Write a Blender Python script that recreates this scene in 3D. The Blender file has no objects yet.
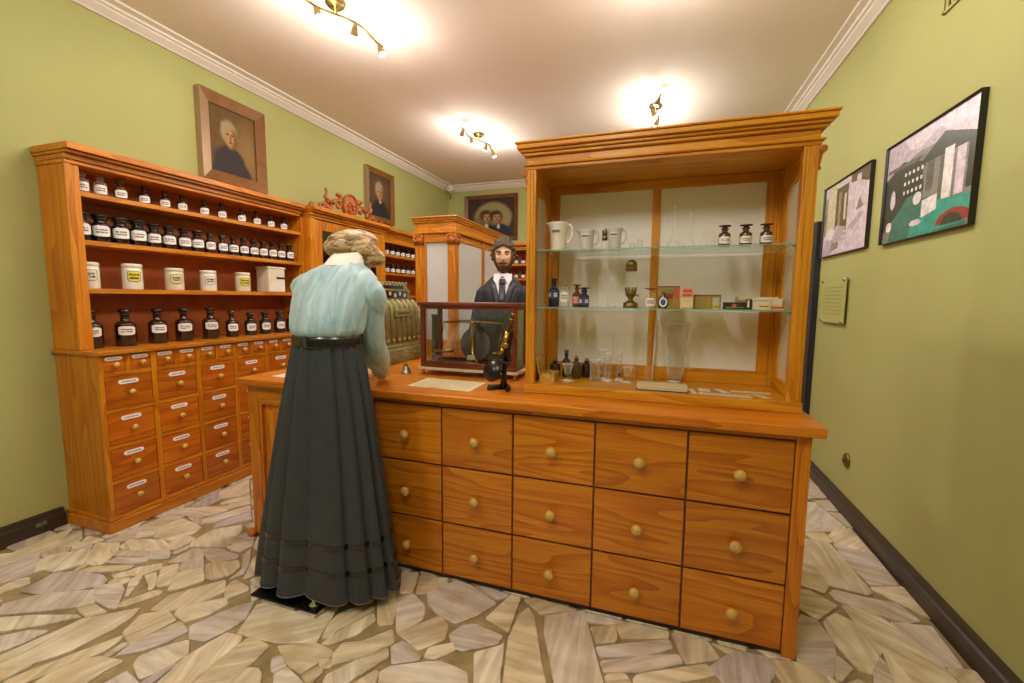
import bpy, bmesh, math, random
from mathutils import Vector, Matrix, noise
random.seed(7)
C = bpy.context.scene.collection
PI = math.pi

# ------------------------------------------------------------------ camera, world, exposure
cam_d = bpy.data.cameras.new('camera'); cam = bpy.data.objects.new('camera', cam_d); C.objects.link(cam)
cam_d.sensor_width = 36.0; cam_d.sensor_fit = 'HORIZONTAL'; cam_d.lens = 36.0 * 435.9 / 1024.0
cam_d.clip_start = 0.05; cam_d.clip_end = 60
_y, _p, _r = -0.320185, 0.0994203, -0.0083319
fw = Vector((math.sin(_y)*math.cos(_p), math.cos(_y)*math.cos(_p), -math.sin(_p)))
rt = Vector((math.cos(_y), -math.sin(_y), 0)); dn = fw.cross(rt)
rt2 = rt*math.cos(_r) + dn*math.sin(_r); dn2 = dn*math.cos(_r) - rt*math.sin(_r)
M4 = Matrix((rt2, -dn2, -fw)).transposed().to_4x4(); M4.translation = (0, 0, 1.4)
cam.matrix_world = M4
bpy.context.scene.camera = cam
W = bpy.data.worlds.new('world'); bpy.context.scene.world = W; W.use_nodes = True
W.node_tree.nodes['Background'].inputs[0].default_value = (1.0, 0.93, 0.82, 1)
W.node_tree.nodes['Background'].inputs[1].default_value = 0.3
vs = bpy.context.scene.view_settings
vs.view_transform = 'Standard'; vs.look = 'None'; vs.gamma = 1; vs.use_curve_mapping = False
vs.exposure = -0.05
LAMP_W = 17.0            # watts of one halogen spot bulb
LAMP_COL = (1.0, 0.93, 0.85)

# ------------------------------------------------------------------ room numbers (metres)
XL, XR, YB, YF, ZC = -3.41, 1.235, 6.81, -2.6, 3.235

# ------------------------------------------------------------------ material helpers
def srgb(r, g, b):
    f = lambda c: (c/255/12.92) if c/255 <= 0.04045 else ((c/255+0.055)/1.055)**2.4
    return (f(r), f(g), f(b), 1)
MAT = {}
def newmat(name):
    m = bpy.data.materials.new(name); m.use_nodes = True; nt = m.node_tree
    for n in list(nt.nodes): nt.nodes.remove(n)
    out = nt.nodes.new('ShaderNodeOutputMaterial'); MAT[name] = m
    return m, nt, out
def nd(nt, t, **kw):
    n = nt.nodes.new(t)
    for k, v in kw.items():
        if k in n.inputs.keys(): n.inputs[k].default_value = v
        else: setattr(n, k, v)
    return n
def lk(nt, a, b): nt.links.new(a, b)
def ramp(nt, fac, stops):
    r = nt.nodes.new('ShaderNodeValToRGB'); e = r.color_ramp.elements
    while len(e) < len(stops): e.new(0.5)
    for i, (p, c) in enumerate(stops): e[i].position = p; e[i].color = c if len(c) == 4 else (*c, 1)
    lk(nt, fac, r.inputs[0]); return r
def plain(name, col, rough=0.5, metal=0.0, var=0.0, spec=0.5, vscale=6.0, coat=0.0, bump=0.0, bscale=60.0):
    m, nt, out = newmat(name); b = nd(nt, 'ShaderNodeBsdfPrincipled', Roughness=rough, Metallic=metal)
    b.inputs['Specular IOR Level'].default_value = spec; b.inputs['Coat Weight'].default_value = coat; b.inputs['Coat Roughness'].default_value = 0.1
    lk(nt, b.outputs[0], out.inputs[0]); b.inputs['Base Color'].default_value = col
    if var or bump: tc = nd(nt, 'ShaderNodeTexCoord')
    if var:
        n = nd(nt, 'ShaderNodeTexNoise', Scale=vscale, Detail=4.0); lk(nt, tc.outputs['Object'], n.inputs['Vector'])
        lo = tuple(c*(1-var) for c in col[:3]); hi = tuple(min(1, c*(1+var)) for c in col[:3])
        r = ramp(nt, n.outputs['Fac'], [(0.3, lo), (0.7, hi)]); lk(nt, r.outputs[0], b.inputs['Base Color'])
    if bump:
        n2 = nd(nt, 'ShaderNodeTexNoise', Scale=bscale, Detail=3.0); lk(nt, tc.outputs['Object'], n2.inputs['Vector'])
        bp = nd(nt, 'ShaderNodeBump', Strength=bump, Distance=0.01); lk(nt, n2.outputs['Fac'], bp.inputs['Height']); lk(nt, bp.outputs[0], b.inputs['Normal'])
    return m
def wood(name, light, mid, dark, axis='x', rough=0.38, coat=0.14, freq=9.0, rnd=0.25):
    m, nt, out = newmat(name); b = nd(nt, 'ShaderNodeBsdfPrincipled', Roughness=rough)
    b.inputs['Coat Weight'].default_value = coat; b.inputs['Coat Roughness'].default_value = 0.16
    tc = nd(nt, 'ShaderNodeTexCoord'); oi = nd(nt, 'ShaderNodeObjectInfo')
    mul = nd(nt, 'ShaderNodeVectorMath', operation='SCALE'); mul.inputs[0].default_value = (13.7, 7.3, 9.1); lk(nt, oi.outputs['Random'], mul.inputs['Scale'])
    add = nd(nt, 'ShaderNodeVectorMath', operation='ADD'); lk(nt, tc.outputs['Object'], add.inputs[0]); lk(nt, mul.outputs[0], add.inputs[1])
    def mapped(along, across):
        mp = nd(nt, 'ShaderNodeMapping'); s = [across]*3; s['xyz'.index(axis)] = along
        mp.inputs['Scale'].default_value = s; lk(nt, add.outputs[0], mp.inputs['Vector']); return mp
    n1 = nd(nt, 'ShaderNodeTexNoise', Scale=1.0, Detail=1.5, Distortion=0.25); lk(nt, mapped(0.7, 6.0).outputs[0], n1.inputs['Vector'])
    fm = nd(nt, 'ShaderNodeMath', operation='MULTIPLY'); fm.inputs[1].default_value = freq; lk(nt, n1.outputs['Fac'], fm.inputs[0])
    pp = nd(nt, 'ShaderNodeMath', operation='FRACT'); lk(nt, fm.outputs[0], pp.inputs[0])
    pw = nd(nt, 'ShaderNodeMath', operation='POWER'); pw.inputs[1].default_value = 2.2; lk(nt, pp.outputs[0], pw.inputs[0])
    n2 = nd(nt, 'ShaderNodeTexNoise', Scale=1.0, Detail=3.0); lk(nt, mapped(5.0, 150.0).outputs[0], n2.inputs['Vector'])
    mx = nd(nt, 'ShaderNodeMath', operation='MULTIPLY_ADD'); mx.inputs[1].default_value = 0.50; lk(nt, n2.outputs['Fac'], mx.inputs[0])
    sc = nd(nt, 'ShaderNodeMath', operation='MULTIPLY'); sc.inputs[1].default_value = 0.30; lk(nt, pw.outputs[0], sc.inputs[0]); lk(nt, sc.outputs[0], mx.inputs[2])
    r = ramp(nt, mx.outputs[0], [(0.14, light), (0.40, mid), (0.80, dark)])
    hs = nd(nt, 'ShaderNodeHueSaturation'); lk(nt, r.outputs[0], hs.inputs['Color'])
    mr = nd(nt, 'ShaderNodeMapRange'); mr.inputs['To Min'].default_value = 1-rnd; mr.inputs['To Max'].default_value = 1+rnd*0.8
    lk(nt, oi.outputs['Random'], mr.inputs['Value']); lk(nt, mr.outputs[0], hs.inputs['Value'])
    n3 = nd(nt, 'ShaderNodeTexNoise', Scale=2.3, Detail=2.0); lk(nt, add.outputs[0], n3.inputs['Vector'])
    mr2 = nd(nt, 'ShaderNodeMapRange'); mr2.inputs['To Min'].default_value = 0.8; mr2.inputs['To Max'].default_value = 1.2; lk(nt, n3.outputs['Fac'], mr2.inputs['Value'])
    vm = nd(nt, 'ShaderNodeVectorMath', operation='SCALE'); lk(nt, hs.outputs[0], vm.inputs[0]); lk(nt, mr2.outputs[0], vm.inputs['Scale'])
    lk(nt, vm.outputs[0], b.inputs['Base Color']); lk(nt, b.outputs[0], out.inputs[0])
    bp = nd(nt, 'ShaderNodeBump', Strength=0.06, Distance=0.004); lk(nt, mx.outputs[0], bp.inputs['Height']); lk(nt, bp.outputs[0], b.inputs['Normal'])
    return m
def pane(name, tint=(0.97, 0.985, 0.975), refl=0.03, edge=0.5, edgecol=(0.75, 0.8, 0.78)):
    m, nt, out = newmat(name)
    tr = nd(nt, 'ShaderNodeBsdfTransparent'); tr.inputs[0].default_value = (*tint, 1)
    gl = nd(nt, 'ShaderNodeBsdfGlossy', Roughness=0.03); gl.inputs[0].default_value = (1, 1, 1, 1)
    lw = nd(nt, 'ShaderNodeLayerWeight', Blend=0.25); rr = nd(nt, 'ShaderNodeMapRange'); rr.inputs['To Min'].default_value = refl; rr.inputs['To Max'].default_value = min(1, refl+edge)
    lk(nt, lw.outputs['Facing'], rr.inputs['Value'])
    mx = nd(nt, 'ShaderNodeMixShader'); lk(nt, rr.outputs[0], mx.inputs[0]); lk(nt, tr.outputs[0], mx.inputs[1]); lk(nt, gl.outputs[0], mx.inputs[2])
    lk(nt, mx.outputs[0], out.inputs[0]); return m
def glassware(name, tint=(0.985, 0.99, 0.985), body=0.035, rim=0.95, col=(0.95, 0.95, 0.93)):
    """thin blown glass: clear where seen face-on, pale and shiny at the turning edges"""
    m, nt, out = newmat(name)
    tr = nd(nt, 'ShaderNodeBsdfTransparent'); tr.inputs[0].default_value = (*tint, 1)
    pb = nd(nt, 'ShaderNodeBsdfPrincipled', Roughness=0.06); pb.inputs['Base Color'].default_value = (*col, 1)
    lw = nd(nt, 'ShaderNodeLayerWeight', Blend=0.3); pw = nd(nt, 'ShaderNodeMath', operation='POWER'); pw.inputs[1].default_value = 1.6
    lk(nt, lw.outputs['Facing'], pw.inputs[0])
    rr = nd(nt, 'ShaderNodeMapRange'); rr.inputs['To Min'].default_value = body; rr.inputs['To Max'].default_value = rim; lk(nt, pw.outputs[0], rr.inputs['Value'])
    mx = nd(nt, 'ShaderNodeMixShader'); lk(nt, rr.outputs[0], mx.inputs[0]); lk(nt, tr.outputs[0], mx.inputs[1]); lk(nt, pb.outputs[0], mx.inputs[2])
    lk(nt, mx.outputs[0], out.inputs[0]); return m
def printed(name, paper, ink, lines=((0.62, 0.1), (0.36, 0.1)), axis='y', margin=0.34, dens=9.0, rough=0.45):
    """paper with lines of small print; axis = the local axis along the writing"""
    m, nt, out = newmat(name); b = nd(nt, 'ShaderNodeBsdfPrincipled', Roughness=rough); lk(nt, b.outputs[0], out.inputs[0])
    tc = nd(nt, 'ShaderNodeTexCoord'); sp = nd(nt, 'ShaderNodeSeparateXYZ'); lk(nt, tc.outputs['Generated'], sp.inputs[0])
    along = sp.outputs['xyz'.index(axis[0])]; up = sp.outputs['xyz'.index(axis[1]) if len(axis) > 1 else 2]
    oi = nd(nt, 'ShaderNodeObjectInfo')
    tot = None
    for i, (c, h) in enumerate(lines):
        d = nd(nt, 'ShaderNodeMath', operation='SUBTRACT'); d.inputs[1].default_value = c; lk(nt, up, d.inputs[0])
        a = nd(nt, 'ShaderNodeMath', operation='ABSOLUTE'); lk(nt, d.outputs[0], a.inputs[0])
        l = nd(nt, 'ShaderNodeMath', operation='LESS_THAN'); l.inputs[1].default_value = h; lk(nt, a.outputs[0], l.inputs[0])
        if tot is None: tot = l
        else:
            t = nd(nt, 'ShaderNodeMath', operation='MAXIMUM'); lk(nt, tot.outputs[0], t.inputs[0]); lk(nt, l.outputs[0], t.inputs[1]); tot = t
    e = nd(nt, 'ShaderNodeMath', operation='SUBTRACT'); e.inputs[1].default_value = 0.5; lk(nt, along, e.inputs[0])
    e2 = nd(nt, 'ShaderNodeMath', operation='ABSOLUTE'); lk(nt, e.outputs[0], e2.inputs[0])
    e3 = nd(nt, 'ShaderNodeMath', operation='LESS_THAN'); e3.inputs[1].default_value = margin; lk(nt, e2.outputs[0], e3.inputs[0])
    cx = nd(nt, 'ShaderNodeCombineXYZ'); am = nd(nt, 'ShaderNodeMath', operation='MULTIPLY'); am.inputs[1].default_value = dens; lk(nt, along, am.inputs[0])
    um = nd(nt, 'ShaderNodeMath', operation='MULTIPLY'); um.inputs[1].default_value = 3.0; lk(nt, up, um.inputs[0])
    om = nd(nt, 'ShaderNodeMath', operation='MULTIPLY'); om.inputs[1].default_value = 91.0; lk(nt, oi.outputs['Random'], om.inputs[0])
    lk(nt, am.outputs[0], cx.inputs[0]); lk(nt, um.outputs[0], cx.inputs[1]); lk(nt, om.outputs[0], cx.inputs[2])
    n = nd(nt, 'ShaderNodeTexNoise', Scale=1.6, Detail=2.0); lk(nt, cx.outputs[0], n.inputs['Vector'])
    g = nd(nt, 'ShaderNodeMath', operation='GREATER_THAN'); g.inputs[1].default_value = 0.42; lk(nt, n.outputs['Fac'], g.inputs[0])
    m1 = nd(nt, 'ShaderNodeMath', operation='MULTIPLY'); lk(nt, tot.outputs[0], m1.inputs[0]); lk(nt, e3.outputs[0], m1.inputs[1])
    m2 = nd(nt, 'ShaderNodeMath', operation='MULTIPLY'); lk(nt, m1.outputs[0], m2.inputs[0]); lk(nt, g.outputs[0], m2.inputs[1])
    mx = nd(nt, 'ShaderNodeMix', data_type='RGBA'); lk(nt, m2.outputs[0], mx.inputs[0]); mx.inputs[6].default_value = paper; mx.inputs[7].default_value = ink
    lk(nt, mx.outputs[2], b.inputs['Base Color']); return m

# ------------------------------------------------------------------ mesh helpers
ORI = {}
class MB:
    def __init__(s): s.v = []; s.f = []; s.m = []; s.s = []
    def add(s, vs_, fs_, mi=0, sm=False):
        o = len(s.v); s.v += [tuple(v) for v in vs_]
        for f in fs_: s.f.append([i+o for i in f]); s.m.append(mi); s.s.append(sm)
        return s
    def box(s, x0, x1, y0, y1, z0, z1, mi=0):
        v = [(x0,y0,z0),(x1,y0,z0),(x1,y1,z0),(x0,y1,z0),(x0,y0,z1),(x1,y0,z1),(x1,y1,z1),(x0,y1,z1)]
        return s.add(v, [(0,3,2,1),(4,5,6,7),(0,1,5,4),(1,2,6,5),(2,3,7,6),(3,0,4,7)], mi)
    def prism(s, poly, axis, a, b, mi=0, sm=False):
        """extrude a 2D polygon (the two remaining axes, in xyz order) along axis from a to b"""
        def P(u, w, t): return {'x': (t,u,w), 'y': (u,t,w), 'z': (u,w,t)}[axis]
        n = len(poly); v = [P(u,w,a) for u,w in poly] + [P(u,w,b) for u,w in poly]
        s.add(v, [list(range(n))[::-1], list(range(n, 2*n))], mi)
        o = len(s.v)-2*n
        for i in range(n): j = (i+1) % n; s.f.append([o+i,o+j,o+n+j,o+n+i]); s.m.append(mi); s.s.append(sm)
        return s
    def lathe(s, prof, cx=0, cy=0, cz=0, n=20, mi=0, sm=True, axis='z', cap=True, sx=1.0, sy=1.0):
        v = []; f = []
        for r, z in prof:
            for k in range(n):
                a = 2*PI*k/n; p = (r*math.cos(a)*sx, r*math.sin(a)*sy, z)
                if axis == 'x': p = (p[2], p[0], p[1])
                elif axis == 'y': p = (p[0], p[2], p[1])
                v.append((p[0]+cx, p[1]+cy, p[2]+cz))
        for i in range(len(prof)-1):
            for k in range(n): k2 = (k+1) % n; f.append((i*n+k, i*n+k2, (i+1)*n+k2, (i+1)*n+k))
        s.add(v, f, mi, sm)
        if cap:
            o = len(s.v)-len(v)
            if prof[0][0] > 1e-5: s.f.append([o+k for k in range(n)][::-1]); s.m.append(mi); s.s.append(False)
            if prof[-1][0] > 1e-5: s.f.append([o+(len(prof)-1)*n+k for k in range(n)]); s.m.append(mi); s.s.append(False)
        return s
    def tube(s, pts, rad, n=8, mi=0, sm=True, cap=True):
        pts = [Vector(p) for p in pts]; rr = rad if isinstance(rad, (list, tuple)) else [rad]*len(pts)
        v = []; f = []; up = None
        for i, p in enumerate(pts):
            d = (pts[min(i+1, len(pts)-1)]-pts[max(i-1, 0)]).normalized()
            if up is None: up = Vector((0,0,1)) if abs(d.z) < 0.9 else Vector((1,0,0))
            a = d.cross(up).normalized(); b = a.cross(d).normalized(); up = b
            for k in range(n): t = 2*PI*k/n; v.append(p+(a*math.cos(t)+b*math.sin(t))*rr[i])
        for i in range(len(pts)-1):
            for k in range(n): k2 = (k+1) % n; f.append((i*n+k, i*n+k2, (i+1)*n+k2, (i+1)*n+k))
        s.add(v, f, mi, sm)
        if cap:
            o = len(s.v)-len(v); s.f.append([o+k for k in range(n)][::-1]); s.m.append(mi); s.s.append(False)
            s.f.append([o+(len(pts)-1)*n+k for k in range(n)]); s.m.append(mi); s.s.append(False)
        return s
    def rings(s, rs, mi=0, sm=True, closed=True, cap0=True, cap1=True):
        n = len(rs[0]); v = [p for r in rs for p in r]; f = []
        for i in range(len(rs)-1):
            for k in range(n if closed else n-1): k2 = (k+1) % n; f.append((i*n+k, i*n+k2, (i+1)*n+k2, (i+1)*n+k))
        s.add(v, f, mi, sm); o = len(s.v)-len(v)
        if cap0: s.f.append([o+k for k in range(n)][::-1]); s.m.append(mi); s.s.append(sm)
        if cap1: s.f.append([o+(len(rs)-1)*n+k for k in range(n)]); s.m.append(mi); s.s.append(sm)
        return s
    def ball(s, c, r, n=12, mi=0, squash=(1,1,1)):
        m = max(4, n//2); pr = [(max(1e-6, math.sin(PI*i/m)), -math.cos(PI*i/m)) for i in range(m+1)]
        v = []; f = []
        for a, z in pr:
            for k in range(n): t = 2*PI*k/n; v.append((c[0]+r*squash[0]*a*math.cos(t), c[1]+r*squash[1]*a*math.sin(t), c[2]+r*squash[2]*z))
        for i in range(m):
            for k in range(n): k2 = (k+1) % n; f.append((i*n+k, i*n+k2, (i+1)*n+k2, (i+1)*n+k))
        return s.add(v, f, mi, True)
    def build(s, name, mats, parent=None, bevel=0.0, fix=True, off=None):
        if not isinstance(mats, (list, tuple)): mats = [mats]
        o = Vector(ORI.get(parent.name, (0,0,0))) if parent else Vector((0,0,0))
        if off is not None: o = Vector(off)
        me = bpy.data.meshes.new(name); me.from_pydata([Vector(v)-o for v in s.v], [], s.f)
        for m in mats: me.materials.append(MAT[m] if isinstance(m, str) else m)
        me.polygons.foreach_set('material_index', s.m); me.polygons.foreach_set('use_smooth', s.s)
        if fix:
            bm = bmesh.new(); bm.from_mesh(me); bmesh.ops.recalc_face_normals(bm, faces=bm.faces); bm.to_mesh(me); bm.free()
        ob = bpy.data.objects.new(name, me); C.objects.link(ob)
        if parent: ob.parent = parent
        elif off is not None: ob.location = o
        ORI[ob.name] = tuple(o)
        if bevel:
            b = ob.modifiers.new('bevel', 'BEVEL'); b.width = bevel; b.segments = 2; b.limit_method = 'ANGLE'; b.harden_normals = False
        return ob
def B(name, mat, parent, x0, x1, y0, y1, z0, z1, bevel=0.002):
    return MB().box(x0, x1, y0, y1, z0, z1).build(name, mat, parent, bevel)
def tag(o, label=None, cat=None, group=None, kind=None):
    if label: o['label'] = label
    if cat: o['category'] = cat
    if group: o['group'] = group
    if kind: o['kind'] = kind
    return o
def thing(name, label, cat, loc, group=None):
    o = bpy.data.objects.new(name, None); C.objects.link(o); o.location = loc; o.empty_display_size = 0.1
    ORI[o.name] = tuple(loc); return tag(o, label, cat, group)
def kids(o): return [c for c in C.objects if c.parent == o]
def dup(root, loc, rotz=0.0, label=None, group=None, first=False):
    r = root if first else root.copy()
    if not first: C.objects.link(r)
    r.location = loc; r.rotation_euler = (0, 0, rotz)
    if label: r['label'] = label
    if group: r['group'] = group
    if not first:
        for ch in KIDS[root.name]:
            c = ch.copy(); C.objects.link(c); c.parent = r
            for g in KIDS.get(ch.name, ()):
                d = g.copy(); C.objects.link(d); d.parent = c
    return r
KIDS = {}
def remember(root):
    KIDS[root.name] = kids(root)
    for c in KIDS[root.name]: KIDS[c.name] = kids(c)
    return root
def structure(o): o['kind'] = 'structure'; return o
ORDI = ['first','second','third','fourth','fifth','sixth','seventh','eighth','ninth','tenth','eleventh','twelfth','thirteenth','fourteenth','fifteenth','sixteenth','seventeenth','eighteenth']

# ------------------------------------------------------------------ materials
plain('wall_green', srgb(172, 173, 108), 0.7, var=0.05, vscale=1.3, bump=0.06, bscale=90)
plain('ceiling_paint', srgb(240, 228, 218), 0.8, var=0.03, vscale=1.0)
plain('cornice_white', srgb(232, 224, 214), 0.6)
plain('skirting_brown', srgb(58, 44, 34), 0.4, var=0.15)
plain('mortar', srgb(150, 130, 92), 0.85, var=0.3, vscale=9, bump=0.5, bscale=70)
for ax in 'xyz':
    wood('counter_'+ax, srgb(212, 134, 22), srgb(190, 105, 10), srgb(148, 70, 4), ax, rnd=0.1)
    wood('cabinet_'+ax, srgb(214, 140, 28), srgb(192, 111, 14), srgb(150, 76, 6), ax, rnd=0.1)
    wood('vitrine_'+ax, srgb(224, 160, 36), srgb(206, 132, 18), srgb(164, 92, 6), ax, rnd=0.06)
    wood('mahogany_'+ax, srgb(134, 62, 28), srgb(104, 42, 18), srgb(62, 22, 10), ax, rnd=0.1)
wood('drawer_y', srgb(206, 120, 24), srgb(184, 93, 12), srgb(138, 60, 6), 'y', rnd=0.16)
wood('carving', srgb(192, 112, 44), srgb(168, 88, 28), srgb(104, 48, 14), 'y', rnd=0.05)
plain('knob_wood', srgb(206, 166, 84), 0.35, var=0.12, vscale=30, coat=0.4)
plain('board_back', srgb(176, 92, 34), 0.5, var=0.2, vscale=5)
plain('frosted', srgb(242, 238, 232), 0.28, var=0.03, vscale=2, spec=0.4)
plain('frosted_grey', srgb(204, 200, 202), 0.2, var=0.04, vscale=2, spec=0.5)
plain('frosted_cream', srgb(226, 214, 184), 0.4)
pane('pane')
glassware('clear_glass'); glassware('amber_glass', (0.75, 0.36, 0.12), 0.55, 0.9, (0.22, 0.07, 0.02)); glassware('faint_glass', (0.97, 0.97, 0.96), 0.04, 0.45)
glassware('glass_rim', body=0.5, rim=1.0); glassware('green_edge', (0.55, 0.85, 0.74), 0.45, 0.7, (0.30, 0.66, 0.54))
pane('shelf_pane', (0.93, 0.975, 0.955), 0.05, 0.5)
plain('dark_bottle', srgb(44, 24, 14), 0.12, spec=0.6, coat=0.5); plain('black_glass', srgb(24, 20, 20), 0.1, spec=0.6, coat=0.5)
plain('blue_bottle', srgb(26, 34, 62), 0.12, coat=0.5); plain('brown_bottle', srgb(84, 44, 18), 0.12, coat=0.5)
plain('olive_bottle', srgb(70, 66, 30), 0.12, coat=0.5)
plain('porcelain', srgb(236, 230, 216), 0.2, coat=0.3); plain('porcelain_grey', srgb(206, 202, 206), 0.2, coat=0.3)
plain('tin_cream', srgb(226, 216, 192), 0.3); plain('ink_black', srgb(38, 34, 32), 0.5)
plain('cork', srgb(164, 120, 70), 0.8, var=0.2, vscale=80)
printed('label_y', srgb(240, 234, 230), srgb(104, 98, 100), lines=((0.62, 0.07), (0.38, 0.07)), axis='yz')
printed('label_x', srgb(240, 234, 230), srgb(104, 98, 100), axis='xz')
printed('plate_y', srgb(246, 240, 238), srgb(140, 130, 136), lines=((0.5, 0.14),), axis='yz', margin=0.36, dens=14)
printed('label_yellow', srgb(226, 210, 70), srgb(70, 62, 30), lines=((0.66, 0.1), (0.34, 0.1)), axis='yz', margin=0.4)
printed('label_blue', srgb(60, 66, 110), srgb(226, 226, 236), axis='xz', margin=0.42)
printed('label_pink', srgb(232, 160, 140), srgb(90, 70, 100), axis='xz', margin=0.4)
printed('page_x', srgb(228, 214, 174), srgb(170, 152, 116), lines=tuple((0.1+0.1*i, 0.014) for i in range(9)), axis='xy', margin=0.42, dens=20)
printed('plaque_text', srgb(176, 178, 112), srgb(146, 150, 90), lines=tuple((0.2+0.085*i, 0.014) for i in range(8)), axis='yz', margin=0.4, dens=16)
plain('brass', srgb(190, 150, 70), 0.28, 1.0, var=0.15, vscale=25); plain('old_brass', srgb(132, 112, 60), 0.4, 0.85, var=0.3, vscale=30)
plain('register_metal', srgb(150, 142, 92), 0.45, 0.35, var=0.22, vscale=40, bump=0.4, bscale=120)
plain('steel', srgb(170, 168, 160), 0.3, 1.0); plain('chrome', srgb(210, 208, 200), 0.12, 1.0); plain('black_iron', srgb(26, 26, 28), 0.3, 0.3, coat=0.3)
plain('black_plate', srgb(16, 16, 18), 0.25); plain('marble_strip', srgb(222, 208, 176), 0.4)
plain('dark_disc', srgb(104, 94, 92), 0.2, coat=0.6)
plain('white_plastic', srgb(230, 226, 220), 0.4)
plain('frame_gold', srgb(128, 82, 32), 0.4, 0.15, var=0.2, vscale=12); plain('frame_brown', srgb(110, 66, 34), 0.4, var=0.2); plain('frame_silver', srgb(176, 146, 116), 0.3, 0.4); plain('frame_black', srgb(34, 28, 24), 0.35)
plain('navy_door', srgb(40, 40, 52), 0.4)
def flat(name, *c, rough=0.6): return plain(name, srgb(*c), rough)
flat('blue_print', 50, 84, 168)
pane('door_glass', (0.30, 0.30, 0.28), 0.06, 0.4)  # dark tint paints in the shade of the cupboard interior
wood('light_wood_y', srgb(214, 176, 92), srgb(196, 152, 66), srgb(150, 104, 40), 'y', rnd=0.05)

def painting(name, bg, blobs, axis='yz', grain=0.12):
    """a painted or printed flat sheet: soft ellipses (colour, cx, cy, rx, ry, softness) laid over a ground"""
    m, nt, out = newmat(name); b = nd(nt, 'ShaderNodeBsdfPrincipled', Roughness=0.6); b.inputs['Specular IOR Level'].default_value = 0.2; lk(nt, b.outputs[0], out.inputs[0])
    tc = nd(nt, 'ShaderNodeTexCoord'); sp = nd(nt, 'ShaderNodeSeparateXYZ'); lk(nt, tc.outputs['Generated'], sp.inputs[0])
    cx = nd(nt, 'ShaderNodeCombineXYZ'); lk(nt, sp.outputs['xyz'.index(axis[0])], cx.inputs[0]); lk(nt, sp.outputs['xyz'.index(axis[1])], cx.inputs[1])
    n = nd(nt, 'ShaderNodeTexNoise', Scale=7.0, Detail=3.0); lk(nt, cx.outputs[0], n.inputs['Vector'])
    of = nd(nt, 'ShaderNodeVectorMath', operation='SUBTRACT'); of.inputs[1].default_value = (0.5, 0.5, 0.5); lk(nt, n.outputs['Color'], of.inputs[0])
    sc = nd(nt, 'ShaderNodeVectorMath', operation='SCALE'); sc.inputs['Scale'].default_value = 0.035; lk(nt, of.outputs[0], sc.inputs[0])
    wv = nd(nt, 'ShaderNodeVectorMath', operation='ADD'); lk(nt, cx.outputs[0], wv.inputs[0]); lk(nt, sc.outputs[0], wv.inputs[1])
    r = ramp(nt, n.outputs['Fac'], [(0.3, tuple(c*(1-grain) for c in bg[:3])), (0.7, tuple(c*(1+grain) for c in bg[:3]))]); cur = r.outputs[0]
    for col, x, y, rx, ry, soft in blobs:
        d = nd(nt, 'ShaderNodeVectorMath', operation='SUBTRACT'); d.inputs[1].default_value = (x, y, 0); lk(nt, wv.outputs[0], d.inputs[0])
        q = nd(nt, 'ShaderNodeVectorMath', operation='MULTIPLY'); q.inputs[1].default_value = (1/rx, 1/ry, 0); lk(nt, d.outputs[0], q.inputs[0])
        l = nd(nt, 'ShaderNodeVectorMath', operation='LENGTH'); lk(nt, q.outputs[0], l.inputs[0])
        mr = nd(nt, 'ShaderNodeMapRange', interpolation_type='SMOOTHSTEP'); mr.inputs['From Min'].default_value = 1+soft; mr.inputs['From Max'].default_value = 1-soft; lk(nt, l.outputs['Value'], mr.inputs['Value'])
        mx = nd(nt, 'ShaderNodeMix', data_type='RGBA'); lk(nt, mr.outputs[0], mx.inputs[0]); lk(nt, cur, mx.inputs[6]); mx.inputs[7].default_value = col; cur = mx.outputs[2]
    lk(nt, cur, b.inputs['Base Color']); return m

# ================================================================== THE ROOM
floor = structure(MB().box(XL-0.1, XR+0.1, YF, YB+0.1, -0.12, -0.010).build('floor', 'mortar'))
structure(MB().box(XL-0.1, XR+0.1, YF, YB+0.1, ZC, ZC+0.1).build('ceiling', 'ceiling_paint'))
structure(MB().box(XL-0.12, XL, YF, YB, -0.1, ZC).build('wall_left', 'wall_green'))
structure(MB().box(XR, XR+0.12, YF, YB, -0.1, ZC).build('wall_right', 'wall_green'))
structure(MB().box(XL-0.12, XR+0.12, YB, YB+0.12, -0.1, ZC).build('wall_back', 'wall_green'))
structure(MB().box(XL-0.12, XR+0.12, YF-0.12, YF, -0.1, ZC).build('wall_front', 'wall_green'))
cp = [(0,3.15),(0.018,3.15),(0.024,3.158),(0.062,3.186),(0.068,3.196),(0.082,3.200),(0.088,3.214),(0.128,3.222),(0.13,ZC),(0,ZC)]
structure(MB().prism([(XL+a, z) for a, z in cp], 'y', YF, YB).build('trim_1', 'cornice_white'))
structure(MB().prism([(XR-a, z) for a, z in cp], 'y', YF, YB).build('trim_2', 'cornice_white'))
structure(MB().prism([(YB-a, z) for a, z in cp], 'x', XL, XR).build('trim_3', 'cornice_white'))
bp_ = [(0,0),(0.030,0),(0.030,0.085),(0.020,0.092),(0.018,0.115),(0,0.12)]
structure(MB().prism([(XL+a, z-0.01) for a, z in bp_], 'y', YF, 1.56).build('baseboard_left', 'skirting_brown'))
structure(MB().prism([(XR-a, z-0.01) for a, z in bp_], 'y', YF, 4.14).build('baseboard_right', 'skirting_brown'))
dr = structure(MB().box(XR-0.03, XR-0.001, 4.22, 5.1, 0.0, 1.99).build('door_1', 'navy_door'))
structure(MB().box(XR-0.045, XR-0.001, 4.15, 4.22, 0.0, 2.03).box(XR-0.045, XR-0.001, 5.1, 5.17, 0.0, 2.03).box(XR-0.045, XR-0.001, 4.22, 5.1, 1.99, 2.03).build('trim_4', 'navy_door'))

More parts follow.
